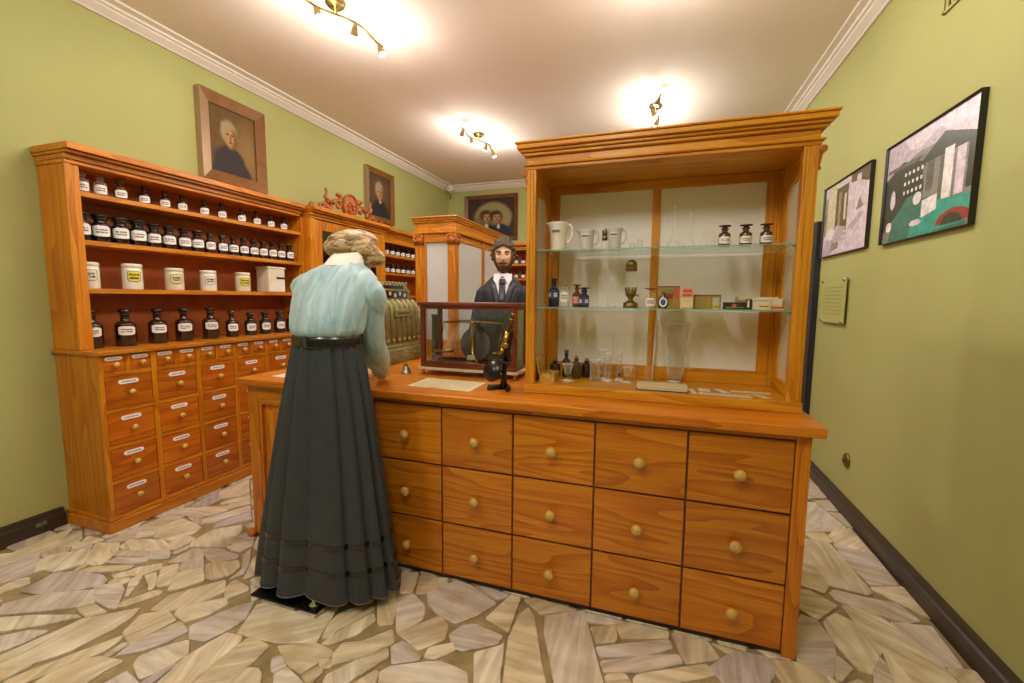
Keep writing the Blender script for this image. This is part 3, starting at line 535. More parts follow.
cr.tube([(-3.14, ym+u*0.95*SX, cz+0.006+max(0.002, w)) for u, w in sh+sh[:1]], 0.012, 7)
for s_ in (-1, 1):
    for (a, r0, turns, cu, cw) in ((0.0, 0.055, 1.3, 0.15, 0.09), (1.2, 0.045, 1.2, 0.26, 0.055), (2.2, 0.04, 1.2, 0.34, 0.045), (0.5, 0.03, 1.0, 0.13, 0.17)):
        pts = [(-3.155, ym+s_*SX*(cu+r0*(1-t/14)*math.cos(a+turns*2*PI*t/14)), cz+0.012+max(0, cw+r0*(1-t/14)*math.sin(a+turns*2*PI*t/14))) for t in range(14)]
        cr.tube(pts, [0.021-0.0008*t for t in range(14)], 6)
    cr.tube([(-3.155, ym+s_*SX*u, cz+w) for u, w in ((0.07, 0.02), (0.2, 0.014), (0.33, 0.018), (0.42, 0.012), (0.46, 0.03), (0.44, 0.05))], 0.02, 6)
    cr.tube([(-3.155, ym+s_*SX*u, cz+w) for u, w in ((0.24, 0.10), (0.29, 0.15), (0.27, 0.19), (0.29, 0.235))], [0.026, 0.022, 0.016, 0.01], 6)
for k in range(7):
    a = k*0.9; cr.ball((-3.135, ym+0.035*math.cos(a), cz+0.10+0.05*math.sin(a)), 0.018, 8)
cr.build('carved_crest', 'carving', tc_)
# ---- third bay
ya, yb = 4.49, 6.42
tb = thing('shelf_unit', 'wooden shelf bay of small bottles behind the old cash register', 'shelf', (-3.3, ya, 0))
B('base', 'cabinet_z', tb, XL+0.033, XB, ya, yb, 0.0, 1.076)
for k in range(3):
    d = B('lower_door', 'drawer_y', tb, XB, XB+0.014, ya+0.05+k*0.62, ya+0.63+k*0.62, 0.12, 0.98, 0.006); knob_x(d, XB+0.014, ya+0.12+k*0.62, 0.6)
B('side_panel', 'cabinet_z', tb, XL+0.004, XU, ya, ya+0.05, 1.077, 2.128); B('side_panel', 'cabinet_z', tb, XL+0.004, XU, yb-0.05, yb, 1.077, 2.128)
B('back_panel', 'board_back', tb, XL+0.003, XL+0.012, ya+0.05, yb-0.05, 1.077, 2.128, 0)
B('frieze', 'cabinet_y', tb, XU-0.025, XU, ya+0.05, yb-0.05, 2.06, 2.128)
for zt in (1.92, 1.70, 1.42): B('shelf_board', 'cabinet_y', tb, XL+0.012, XU-0.003, ya+0.05, yb-0.05, zt-0.028, zt)
cornice(tb, XU, ya+0.03, yb, 2.128, ends=(False, False))
# ---- back wall shelf unit
xb0, xb1, yb0 = -2.95, -0.2, 6.45
bk = thing('shelf_unit', 'wooden shelf unit of bottles on back wall behind bearded man', 'shelf', (-1.6, 6.6, 0))
B('base', 'cabinet_x', bk, xb0, xb1, 6.30, YB-0.004, 0.0, 1.076)
for x in (xb0, -2.5, -1.2, xb1-0.05): B('upright', 'cabinet_z', bk, x, x+0.05, yb0, YB-0.02, 1.077, 2.128)
B('back_panel', 'board_back', bk, xb0, xb1, YB-0.016, YB-0.003, 1.077, 2.128, 0)
for zt in (1.92, 1.70, 1.42): B('shelf_board', 'cabinet_x', bk, xb0+0.002, xb1-0.002, yb0+0.004, YB-0.017, zt-0.028, zt)
for nm, a, z0, z1 in (('cornice_bead', 0.012, 0.0, 0.022), ('cornice_fascia', 0.026, 0.022, 0.05), ('cornice_cove', 0.055, 0.05, 0.066), ('cornice_top', 0.085, 0.066, 0.105)):
    B(nm, 'cabinet_x', bk, xb0, xb1+a, yb0-a, YB-0.004, 2.128+z0, 2.128+z1, 0.004)

# ================================================================== BOTTLES AND JARS
def bottle(name, label, cat, r, h, mat='dark_bottle', neck=0.42, shoulder=0.66, stop='ball', lab=(0.30, 0.62), labmat='label_y', labw=1.15, square=False, stopmat=None):
    """a stoppered bottle at the origin, its label facing +x"""
    t = thing(name, label, cat, (0, 0, 0)); rn = r*neck; hs = h*shoulder; hn = h*(0.86 if stop else 1.0)
    pr = [(r*0.9, 0.0), (r, 0.006), (r, hs*0.92), (r*0.93, hs*0.98), (r*0.7, hs*1.04), (rn, hs*1.10), (rn, hn-0.008), (rn*1.35, hn-0.006), (rn*1.35, hn)]
    MB().lathe(pr, n=16 if not square else 4).build('body', mat, t)
    if stop == 'ball': MB().lathe([(rn*0.9, hn+0.0003), (rn*0.9, hn+h*0.02), (rn*1.5, hn+h*0.05), (rn*1.5, hn+h*0.10), (rn*0.9, h*0.995), (1e-5, h)], n=12).build('stopper', stopmat or mat, t)
    elif stop == 'flat': MB().lathe([(rn*0.9, hn+0.0003), (rn*0.8, hn+h*0.05), (rn*2.2, hn+h*0.08), (rn*2.2, hn+h*0.12), (1e-5, h)], n=14).build('stopper', stopmat or mat, t)
    elif stop == 'cork': MB().lathe([(rn*0.85, hn+0.0003), (rn*0.95, h)], n=10).build('stopper', stopmat or 'cork', t)
    if lab:
        z0, z1 = h*lab[0]*1.0, h*lab[1]; v = []; f = []
        k = 9
        for i in range(k+1):
            a = -labw/2*1.3+labw*1.3*i/k; e = abs(2*i/k-1)**4*(z1-z0)*0.14
            for z in (z0+e, z1-e): v.append(((r+0.0009)*math.cos(a), (r+0.0009)*math.sin(a), z))
        for i in range(k): f.append((2*i, 2*i+2, 2*i+3, 2*i+1))
        MB().add(v, f, 0, True).build('label', labmat, t, fix=False)
    return remember(t)
USED = set()
def put(p, loc, rz, label, group=None):
    f = p.name not in USED; USED.add(p.name)
    return dup(p, loc, rz, label, group, first=f)
# top row
tops = [1.705, 1.795, 1.90, 2.035, 2.16, 2.275, 2.435, 2.575, 2.745, 2.885, 3.025, 3.165]
G = 'small bottles on the top shelf at left'
pa = bottle('medicine_bottle', '', 'bottle', 0.031, 0.125, 'clear_glass', stopmat='clear_glass', lab=(0.12, 0.55), labw=1.7)
pb = bottle('medicine_bottle', '', 'bottle', 0.034, 0.125, 'brown_bottle', stopmat='olive_bottle', neck=0.55, lab=(0.12, 0.5), labw=1.5)
pc = bottle('medicine_bottle', '', 'bottle', 0.031, 0.122, 'dark_bottle', stopmat='black_glass', neck=0.4, shoulder=0.58, lab=(0.1, 0.46), labw=1.6)
for i, y in enumerate(tops):
    p = pa if i < 2 else pb if i == 2 else pc
    w = 'clear glass bottle' if i < 2 else 'squat brown bottle with round label' if i == 2 else 'small dark bottle with white label'
    put(p, (-3.235, y, 1.9885), -0.45+random.uniform(-.1, .1), '%s, %s from the left on the top shelf' % (w, ORDI[i]), G)
# second row
r2 = [1.676, 1.774, 1.876, 1.974, 2.07, 2.165, 2.268, 2.362, 2.457, 2.555, 2.65, 2.74, 2.832, 2.925, 3.02, 3.112, 3.21]
G = 'dark jars on the second shelf at left'
q1 = bottle('apothecary_jar', '', 'jar', 0.046, 0.168, 'black_glass', neck=0.66, shoulder=0.66, lab=(0.2, 0.58), labw=1.5)
q2 = bottle('apothecary_jar', '', 'jar', 0.042, 0.160, 'dark_bottle', stopmat='black_glass', neck=0.6, shoulder=0.64, lab=(0.2, 0.56), labw=1.5)
q3 = bottle('apothecary_jar', '', 'jar', 0.037, 0.152, 'dark_bottle', stopmat='black_glass', neck=0.5, shoulder=0.62, lab=(0.2, 0.56), labw=1.5)
for i, y in enumerate(r2):
    p = q1 if i < 4 else q2 if i < 8 else q3
    put(p, (-3.225, y, 1.7145), -0.4+random.uniform(-.1, .1), '%s dark jar with white label, %s from the left on the second shelf' % (('large', 'medium', 'slim')[0 if i < 4 else 1 if i < 8 else 2], ORDI[i]), G)
# third row: porcelain crocks
def crock(r, h, mat, labkind):
    t = thing('porcelain_crock', '', 'jar', (0, 0, 0))
    MB().lathe([(r*0.94, 0), (r*0.97, 0.005), (r*0.96, h*0.80), (r*0.90, h*0.84), (r*0.99, h*0.86), (r*0.99, h*0.95), (r*0.9, h*0.985), (1e-5, h)], n=24).build('body', mat, t)
    v = []; f = []; k = 8
    for i in range(k+1):
        a = -0.62+1.24*i/k; e = abs(2*i/k-1)**3*h*0.07
        for z in (h*0.30+e, h*0.70-e*0.4): v.append(((r+0.001)*math.cos(a), (r+0.001)*math.sin(a), z))
    for i in range(k): f.append((2*i, 2*i+2, 2*i+3, 2*i+1))
    lb = MB().add(v, f, 0, True).build('label', labkind, t, fix=False)
    o = [Vector(v[2*i]) for i in range(k+1)]+[Vector(v[2*i+1]) for i in range(k, -1, -1)]
    MB().tube([p*1.004 for p in o]+[o[0]*1.004], 0.0013, 5).build('label_border', 'ink_black', lb)
    return remember(t)
printed('label_crock', srgb(232, 226, 208), srgb(80, 74, 66), axis='yz', margin=0.36)
printed('label_crock_dull', srgb(222, 212, 160), srgb(90, 84, 50), axis='yz', margin=0.36)
cA = crock(0.052, 0.160, 'porcelain', 'label_crock'); cB = crock(0.055, 0.166, 'porcelain', 'label_yellow'); cC = crock(0.056, 0.156, 'tin_cream', 'label_crock_dull')
cD = crock(0.055, 0.155, 'porcelain', 'label_crock'); cE = crock(0.056, 0.157, 'tin_cream', 'label_yellow')
G = 'porcelain crocks on the third shelf'
for p, y, l in ((cA, 1.70, 'white porcelain crock with black lettering beside the left post of third shelf'), (cB, 1.93, 'white porcelain crock with a bright yellow label on third shelf'), (cC, 2.19, 'cream crock with pale yellow shield label in the middle of third shelf'),
                (cD, 2.435, 'white crock with a plain outlined shield label on third shelf'), (cE, 2.725, 'cream crock with a yellow label beside the square canister')):
    put(p, (-3.235, y, 1.4345), -0.35, l, G)
t = thing('square_canister', 'white square canister with a dark word across it at right of third shelf', 'canister', (-3.235, 3.02, 1.4345), G)
MB().box(-3.315, -3.175, 2.925, 3.10, 1.4345, 1.635).build('body', 'tin_cream', t, 0.008)
MB().box(-3.32, -3.17, 2.92, 3.105, 1.635, 1.652).build('lid', 'tin_cream', t, 0.003)
v = [(-3.1735, 2.935+0.0+(0.155*(1-math.sqrt(max(0, 1-(k/10)**2)))), 1.44+0.15*k/10) for k in range(11)]+[(-3.1735, 3.09, 1.59), (-3.1735, 3.09, 1.44)]
MB().add(v, [tuple(range(len(v)))]).build('curved_panel', 'porcelain', t)
MB().box(-3.1735, -3.172, 3.005, 3.092, 1.548, 1.566).build('lettering', 'ink_black', t)
# fourth row
G = 'dark bottles on the ledge above the drawers'
d1 = bottle('stock_bottle', '', 'bottle', 0.054, 0.236, 'dark_bottle', stopmat='black_glass', neck=0.42, shoulder=0.62, lab=(0.30, 0.54), labw=1.25)
d2 = bottle('stock_bottle', '', 'bottle', 0.046, 0.210, 'dark_bottle', stopmat='black_glass', neck=0.42, shoulder=0.6, lab=(0.22, 0.5), labw=1.25)
d3 = bottle('stock_bottle', '', 'bottle', 0.045, 0.188, 'black_glass', neck=0.48, shoulder=0.62, lab=(0.2, 0.52), labw=1.25)
for i, (y, p) in enumerate(((1.69, d1), (1.852, d1), (2.04, d1), (2.215, d1), (2.41, d1), (2.585, d2), (2.75, d3), (2.895, d3), (3.045, d3), (3.18, d3))):
    put(p, (-3.235 if i == 0 else -3.205, y, 1.0765), -0.4+random.uniform(-.08, .08), '%s dark brown stoppered bottle, %s from the left on the bottom ledge above the drawers' % ('tall' if p is d1 else 'medium' if p is d2 else 'short', ORDI[i]), G)
# third bay and back wall
e1 = bottle('medicine_bottle', '', 'bottle', 0.034, 0.115, 'black_glass', neck=0.5, lab=(0.14, 0.5), labw=1.7)
for s_, (zt, nm) in enumerate(((1.92, 'upper'), (1.70, 'lower'))):
    for i in range(8):
        put(e1, (-3.235, 4.62+0.122*i, zt+0.0005), -0.5, 'small black bottle, %s from the left on the %s shelf above the cash register' % (ORDI[i], nm), 'bottles on the shelves behind the cash register')
for s_, (zt, nm) in enumerate(((1.92, 'upper'), (1.70, 'lower'))):
    for i in range(3):
        put(e1, (-2.40+0.115*i+0.17, 6.56, zt+0.0005), -PI/2+0.3, 'small black bottle, %s from left on %s back wall shelf beside bearded man' % (ORDI[i], nm), 'bottles on the back wall shelves')

# ================================================================== THE COUNTER
YC = 1.846
ct = thing('shop_counter', 'long orange wooden shop counter with fifteen big drawers facing the viewer', 'counter', (-0.8, 2.1, 0))
MB().box(-2.195, 0.560, YC+0.022, 2.52, 0.012, 0.898).build('carcass', 'counter_z', ct)
MB().box(-2.19, 0.555, YC+0.012, 2.51, 0.0, 0.014).build('plinth', 'skirting_brown', ct)
B('corner_post', 'counter_z', ct, 0.516, 0.566, YC-0.002, YC+0.024, 0.0, 0.899, 0.003)
B('side_panel', 'counter_z', ct, 0.5605, 0.567, YC+0.024, 2.52, 0.0, 0.899, 0.001)
xs = [(-1.345, -0.972), (-0.964, -0.608), (-0.600, -0.236), (-0.228, 0.136), (0.144, 0.512)]
zs = [(0.026, 0.290), (0.300, 0.578), (0.588, 0.872)]
MB().box(-1.355, 0.516, YC+0.012, YC+0.0225, 0.012, 0.899).build('drawer_frame', 'frame_brown', ct)
B('top_rail', 'counter_x', ct, -1.345, 0.514, YC+0.002, YC+0.013, 0.878, 0.898, 0.001)
def knob_y(par, x, y, z, s=1.0):
    return MB().lathe([(0.010*s, 0.001), (0.008*s, -0.010*s), (0.014*s, -0.016*s), (0.0225*s, -0.026*s), (0.0235*s, -0.034*s), (0.017*s, -0.043*s), (1e-5, -0.047*s)], x, y, z, 18, axis='y').build('knob', 'knob_wood', par)
wood('drawer_x', srgb(212, 138, 26), srgb(190, 107, 12), srgb(140, 70, 6), 'x', rnd=0.13, freq=10.0)
for x0, x1 in xs:
    for z0, z1 in zs:
        d = B('drawer', 'drawer_x', ct, x0, x1, YC, YC+0.0115, z0, z1, 0.003)
        knob_y(d, (x0+x1)/2, YC, z0+(z1-z0)*0.49)
# panelled left part of the front and the left end
B('stile', 'counter_z', ct, -2.20, -2.125, YC, YC+0.022, 0.012, 0.898, 0.002); B('stile', 'counter_z', ct, -1.43, -1.356, YC, YC+0.022, 0.012, 0.898, 0.002); B('stile', 'counter_z', ct, -1.81, -1.75, YC, YC+0.022, 0.012, 0.898, 0.002)
for a, c in ((-2.125, -1.81), (-1.75, -1.43)):
    B('rail', 'counter_x', ct, a, c, YC, YC+0.022, 0.808, 0.898, 0.001); B('rail', 'counter_x', ct, a, c, YC, YC+0.022, 0.012, 0.11, 0.001)
    p = MB(); 
    for k, (i0, y_) in enumerate(((0.0, 0.004), (0.018, 0.014))):
        pass
    p.box(a, a+0.018, YC+0.003, YC+0.022, 0.11, 0.808).box(c-0.018, c, YC+0.003, YC+0.022, 0.11, 0.808).box(a+0.018, c-0.018, YC+0.003, YC+0.022, 0.79, 0.808).box(a+0.018, c-0.018, YC+0.003, YC+0.022, 0.11, 0.128)
    p.build('panel_moulding', 'counter_z', ct, 0.004)
    B('raised_panel', 'counter_z', ct, a+0.055, c-0.055, YC+0.008, YC+0.0225, 0.165, 0.755, 0.007)
MB().lathe([(0.016, 0.0), (0.026, 0.012), (0.026, 0.026), (0.016, 0.04)], -2.205, YC-0.012, 0.0, 12).build('bun_foot', 'counter_z', ct)
tp = thing('counter_top', 'thick orange wooden worktop along the whole shop counter', 'worktop', (-0.8, 2.1, 0.9))
B('board', 'counter_x', tp, -2.236, 0.600, 1.806, 2.565, 0.902, 0.940, 0.005)
B('moulding', 'counter_x', tp, -2.215, 0.582, 1.826, 2.545, 0.8995, 0.902, 0.001)
# arm of the counter that carries register and glazed case
ar = thing('side_counter', 'side arm of the wooden counter under the cash register and glazed case', 'counter', (-1.8, 3.4, 0))
MB().box(-2.19, -1.42, 2.57, 4.40, 0.0, 0.898).build('carcass', 'counter_z', ar)
B('board', 'counter_y', ar, -2.236, -1.385, 2.567, 4.44, 0.900, 0.940, 0.005)
for k in range(3): B('panel', 'drawer_y', ar, -2.206, -2.19, 2.64+k*0.59, 3.16+k*0.59, 0.1, 0.82, 0.006)

# ================================================================== TALL DISPLAY CASE ON THE COUNTER
X0, X1, Y0, Y1 = -0.607, 0.576, 2.02, 2.425
vc = thing('display_case', 'tall golden wooden display case with heavy cornice standing on the counter', 'display case', (0, 2.2, 0.94))
B('base_board', 'vitrine_x', vc, X0, X1, Y0, Y1, 0.9405, 0.983, 0.003)
posts = ((X0+0.002, X0+0.046, Y0+0.012, Y0+0.056), (X1-0.056, X1-0.004, Y0+0.012, Y0+0.056), (X0+0.002, X0+0.046, Y1-0.05, Y1-0.006), (X1-0.056, X1-0.004, Y1-0.05, Y1-0.006))
for a, c, e, f in posts: B('post', 'vitrine_z', vc, a, c, e, f, 0.983, 2.0, 0.003)
for s_ in (0, 1):       # thin fluted strip on the front posts
    a = posts[s_]; B('post_bead', 'vitrine_z', vc, a[0]+0.012, a[0]+0.018, a[2]-0.004, a[2]+0.001, 0.995, 1.99, 0.002); B('post_bead', 'vitrine_z', vc, a[1]-0.018, a[1]-0.012, a[2]-0.004, a[2]+0.001, 0.995, 1.99, 0.002)
# side walls: framed cream panels
for xx, sg in ((X0+0.024, 1), (X1-0.030, -1)):
    B('side_rail', 'vitrine_y', vc, xx-0.012, xx+0.012, Y0+0.056, Y1-0.05, 0.983, 1.045, 0.002); B('side_rail', 'vitrine_y', vc, xx-0.012, xx+0.012, Y0+0.056, Y1-0.05, 1.90, 2.0, 0.002)
    for yy in (Y0+0.056, Y1-0.05-0.085): B('side_stile', 'vitrine_z', vc, xx-0.010, xx+0.010, yy, yy+0.085 if yy > 2.1 else yy+0.05, 1.045, 1.90, 0.002)
    MB().box(xx-0.004, xx+0.004, Y0+0.106, Y1-0.135, 1.045, 1.90).build('side_pane', 'frosted_cream', vc)
# back wall: two frosted panes in a frame
B('back_rail', 'vitrine_x', vc, X0+0.046, X1-0.056, Y1-0.045, Y1-0.015, 0.983, 1.052, 0.003); B('back_rail', 'vitrine_x', vc, X0+0.046, X1-0.056, Y1-0.045, Y1-0.015, 1.955, 2.0, 0.003)
for a, c in ((X0+0.046, X0+0.085), (-0.042, -0.004), (X1-0.106, X1-0.056)): B('back_stile', 'vitrine_z', vc, a, c, Y1-0.044, Y1-0.016, 1.052, 1.955, 0.003)
for a, c in ((X0+0.085, -0.042), (-0.004, X1-0.106)): MB().box(a, c, Y1-0.032, Y1-0.026, 1.052, 1.955).build('back_pane', 'frosted', vc)
# cornice
B('ceiling_board', 'vitrine_x', vc, X0+0.002, X1-0.002, Y0+0.012, Y1-0.004, 2.0, 2.012, 0.001)
for nm, a, z0, z1 in (('architrave', 0.002, 2.0, 2.014), ('architrave_lip', 0.013, 2.014, 2.022), ('frieze', -0.002, 2.022, 2.058), ('cornice_bed', 0.014, 2.058, 2.072), ('cornice_cove', 0.026, 2.072, 2.085), ('cornice_corona', 0.040, 2.085, 2.106), ('cornice_top', 0.047, 2.106, 2.116)):
    if nm == 'architrave':
        for q in ((X0-a, X1+a, Y0-a+0.01, Y0+0.07), (X0-a, X0+0.05, Y0+0.07, Y1), (X1-0.05, X1+a, Y0+0.07, Y1)): B(nm, 'vitrine_x', vc, q[0], q[1], q[2], q[3], z0-0.002, z1, 0.003)
    else: B(nm, 'vitrine_x', vc, X0-a, X1+a, Y0+0.01-a, Y1-0.002, z0, z1, 0.004)
for xx, sg in ((X0+0.002, -1), (X1-0.004, 1)):      # scroll brackets on the posts
    s_ = MB()
    s_.lathe([(0.012, 0.0), (0.014, 0.001), (0.014, 0.040), (0.012, 0.041)], xx+sg*0.014, Y0+0.014, 1.985, 14, axis='y')
    s_.prism([(xx, 1.985), (xx+sg*0.014, 1.972), (xx+sg*0.010, 1.945), (xx+sg*0.006, 1.925), (xx+sg*0.009, 1.912), (xx, 1.905)], 'y', Y0+0.018, Y0+0.050)
    s_.lathe([(0.006, 0.0), (0.006, 0.034)], xx+sg*0.005, Y0+0.017, 1.912, 10, axis='y')
    s_.build('scroll_bracket', 'carving', vc)
# glass shelves on pins
for zt in (1.630, 1.358):
    g = MB().box(X0+0.047, X1-0.058, Y0+0.03, Y1-0.06, zt-0.006, zt); g.m = [0, 0, 1, 1, 1, 1]; g.build('glass_shelf', ['shelf_pane', 'green_edge'], vc)
    for xx, sg in ((X0+0.046, 1), (X1-0.056, -1)):
        for yy in (Y0+0.04, Y1-0.08): MB().lathe([(0.004, 0), (0.004, 0.012)], xx if sg > 0 else xx-0.012, yy, zt-0.0105, 8, axis='x').build('shelf_pin', 'steel', vc)

# ================================================================== THINGS IN THE DISPLAY CASE
ZS, ZL, ZF = 1.6305, 1.3585, 0.9835
def jug(x, y, z, r, h, label, mat='porcelain', word=True, rz=0.0):
    t = thing('measuring_jug', label, 'jug', (0, 0, 0), 'white jugs on the upper glass shelf')
    n = 20; rings = []
    for k, (f, zz) in enumerate(((0.70, 0), (0.73, 0.02), (0.76, 0.5), (0.86, 0.85), (0.97, 0.96), (0.97, 1.0), (0.90, 0.985), (0.74, 0.6), (0.68, 0.05))):
        rr = []
        for i in range(n):
            a = 2*PI*i/n; s_ = 0.0
            if zz > 0.75: s_ = 0.34*max(0, math.cos(a-PI))**6*(zz-0.7)/0.3
            rr.append((r*(f+s_)*math.cos(a), r*f*math.sin(a), h*zz+(0.004 if s_ > 0.1 else 0)))
        rings.append(rr)
    MB().rings(rings).build('body', mat, t)
    pts = [(r*0.80, 0, h*0.86), (r*1.15, 0, h*0.90), (r*1.36, 0, h*0.74), (r*1.32, 0, h*0.5), (r*1.1, 0, h*0.34), (r*0.76, 0, h*0.3)]
    sm = []
    for i in range(len(pts)-1):
        for k in range(4): sm.append(tuple(pts[i][j]+(pts[i+1][j]-pts[i][j])*k/4 for j in range(3)))
    MB().tube(sm+[pts[-1]], r*0.11, 7).build('handle', mat, t)
    if word:
        v = []; f = []
        for i in range(9):
            a = -PI/2-0.55+1.1*i/8
            for zz in (0.60, 0.78): v.append((r*0.845*math.cos(a), r*0.845*math.sin(a), h*zz+(h*0.0 if i % 2 else 0)))
        f = [(2*i, 2*i+2, 2*i+3, 2*i+1) for i in range(8)]
        MB().add(v, f, 0, True).build('lettering', 'script', t, fix=False)
    t.location = (x, y, z); t.rotation_euler = (0, 0, rz); return t
printed('script', srgb(232, 226, 214), srgb(50, 46, 60), lines=((0.45, 0.26),), axis='xz', margin=0.46, dens=7)
jug(-0.478, 2.16, ZS, 0.053, 0.140, 'largest white porcelain jug with dark script, at left end of the upper glass shelf', rz=-0.12)
jug(-0.338, 2.16, ZS, 0.042, 0.100, 'middle white porcelain jug with small mark, second jug from left', 'porcelain_grey', rz=-0.12)
jug(-0.205, 2.16, ZS, 0.038, 0.104, 'white porcelain jug standing right of the golden topped glass jar', 'porcelain_grey', rz=-0.12)
t = thing('spice_jar', 'small glass jar with a golden brown top between two white jugs', 'jar', (-0.255, 2.19, ZS))
MB().lathe([(0.012, 0), (0.0125, 0.05), (0.012, 0.052)], -0.255, 2.19, ZS, 14).build('glass_body', 'clear_glass', t)
MB().lathe([(0.0135, 0.052), (0.0135, 0.066), (0.012, 0.068), (0.012, 0.078), (0.0135, 0.080), (0.0135, 0.098), (0.010, 0.101)], -0.255, 2.19, ZS, 14).build('cap', 'old_brass', t)
for i, (x, h, w) in enumerate(((-0.125, 0.034, 'left'), (-0.090, 0.045, 'right'))):
    t = thing('glass_beaker', 'tiny glass cup beside the mullion on the upper shelf, %s one of two' % w, 'glass', (x, 2.17, ZS), 'tiny glass cups')
    MB().lathe([(0.010, 0.0), (0.0125, 0.004), (0.0135, h), (0.0115, h-0.001), (0.0105, 0.006), (1e-5, 0.006)], x, 2.17, ZS, 14, cap=False).build('body', 'clear_glass', t); MB().lathe([(0.0135, h-0.002), (0.0145, h), (0.0135, h+0.002), (0.0125, h), (0.0135, h-0.002)], x, 2.17, ZS, 14, cap=False).build('rim', 'glass_rim', t)
def funnel(x, y, z, r, hc, hs, label, group):
    t = thing('glass_funnel', label, 'funnel', (x, y, z), group)
    MB().lathe([(r, 0.0), (r*0.98, 0.003), (r*0.85, hc*0.22), (r*0.35, hc*0.8), (0.0052, hc), (0.0042, hc+0.01), (0.0038, hc+hs)], x, y, z, 18, cap=False).build('body', 'clear_glass', t); MB().lathe([(0.0038, hc+hs), (0.0046, hc+hs+0.002), (0.0038, hc+hs+0.006), (0.0026, hc+hs+0.004)], x, y, z, 10, cap=False).build('stem_tip', 'glass_rim', t)
    MB().lathe([(r*1.01, 0.0), (r*1.03, 0.0015), (r*1.01, 0.003), (r*0.97, 0.0015), (r*1.01, 0.0)], x, y, z, 18, cap=False).build('rim', 'glass_rim', t)
G = 'upside down glass funnels'
funnel(0.059, 2.15, ZS, 0.036, 0.05, 0.135, 'tallest upside down glass funnel, just right of the case mullion', G)
funnel(0.125, 2.15, ZS, 0.030, 0.045, 0.108, 'second tallest upside down glass funnel on upper shelf', G)
funnel(0.182, 2.13, ZS, 0.017, 0.028, 0.05, 'short upside down glass funnel on upper shelf, third from left', G)
funnel(0.222, 2.13, ZS, 0.015, 0.022, 0.022, 'smallest glass funnel beside the first brown stoppered bottle', G)
ub = bottle('stoppered_bottle', '', 'bottle', 0.0245, 0.094, 'brown_bottle', stop='flat', stopmat='dark_bottle', neck=0.48, shoulder=0.62, lab=(0.14, 0.46), labw=1.9)
for i, x in enumerate((0.268, 0.351, 0.430)):
    put(ub, (x, 2.145, ZS), -PI/2+0.1, 'brown bottle with white label and broad stopper, %s of three on the upper glass shelf' % ('left', 'middle', 'right')[i], 'three brown bottles on the upper glass shelf')
# lower shelf
b1 = bottle('stoppered_bottle', '', 'bottle', 0.027, 0.142, 'blue_bottle', stopmat='black_glass', neck=0.44, shoulder=0.62, lab=(0.28, 0.56), labmat='label_blue', labw=1.5)
put(b1, (-0.493, 2.15, ZL), -PI/2-0.1, 'tall dark blue stoppered bottle at the left end of lower glass shelf', None)
b2 = bottle('stoppered_bottle', '', 'bottle', 0.0235, 0.120, 'clear_glass', stopmat='cork', stop='cork', neck=0.46, shoulder=0.66, lab=(0.2, 0.62), labw=1.7)
put(b2, (-0.438, 2.15, ZL), -PI/2, 'clear glass bottle with white crest label beside the dark blue bottle', None)
b3 = bottle('stoppered_bottle', '', 'bottle', 0.0215, 0.112, 'amber_glass', stop='flat', neck=0.42, shoulder=0.6, lab=(0.16, 0.46), labmat='label_pink', labw=1.5)
put(b3, (-0.381, 2.165, ZL), -PI/2, 'amber bottle with pink label and wide flat lip on lower glass shelf', None)
b4 = bottle('stoppered_bottle', '', 'bottle', 0.0245, 0.096, 'blue_bottle', stop='flat', neck=0.5, shoulder=0.6, lab=(0.12, 0.5), labmat='label_blue', labw=1.8)
put(b4, (-0.338, 2.125, ZL), -PI/2, 'short dark bottle with wide flat stopper in front of the amber bottle', None)
G = 'upside down funnels on the lower glass shelf'
t = thing('glass_dish', 'shallow glass dish under the three upside down funnels', 'dish', (-0.242, 2.15, ZL)); MB().lathe([(0.05, 0), (0.056, 0.002), (0.058, 0.007), (0.055, 0.005), (0.05, 0.003), (1e-5, 0.003)], -0.242, 2.15, ZL, 24, cap=False).build('body', 'clear_glass', t)
for x, y, hs, w in ((-0.268, 2.15, 0.112, 'left tall'), (-0.240, 2.132, 0.075, 'short middle'), (-0.212, 2.15, 0.105, 'right tall')):
    funnel(x, y, ZL+0.0075, 0.017, 0.026, hs, '%s upside down glass funnel standing in the shallow dish' % w, G)
t = thing('oil_lamp', 'small brass oil lamp with glass chimney on the lower glass shelf', 'lamp', (-0.122, 2.15, ZL))
x, y = -0.122, 2.15
MB().lathe([(0.033, 0), (0.034, 0.006), (0.033, 0.022), (0.022, 0.028), (0.012, 0.034), (0.011, 0.046), (0.018, 0.052)], x, y, ZL, 20).build('base', 'old_brass', t)
bu = MB().lathe([(0.018, 0.052), (0.024, 0.062), (0.025, 0.078), (0.020, 0.084)], x, y, ZL, 20)
for k in range(10): a = 2*PI*k/10; bu.box(x+0.024*math.cos(a)-0.003, x+0.024*math.cos(a)+0.003, y+0.024*math.sin(a)-0.003, y+0.024*math.sin(a)+0.003, ZL+0.076, ZL+0.096)
b_ = bu.build('burner', 'old_brass', t); MB().tube([(x+0.02, y, ZL+0.06), (x+0.034, y, ZL+0.058)], 0.0025, 6).lathe([(0.007, 0), (0.007, 0.003)], x+0.033, y, ZL+0.058, 10, axis='x').build('wick_key', 'old_brass', b_)
MB().lathe([(0.0225, 0.086), (0.0235, 0.10), (0.0235, 0.172), (0.0225, 0.178)], x, y, ZL, 20, cap=False).build('chimney', 'clear_glass', t)
MB().lathe([(0.026, 0.172), (0.0265, 0.186), (0.025, 0.196), (0.0265, 0.198), (0.024, 0.210), (0.017, 0.220), (0.008, 0.225), (1e-5, 0.226)], x, y, ZL, 20).build('cap', 'old_brass', t)
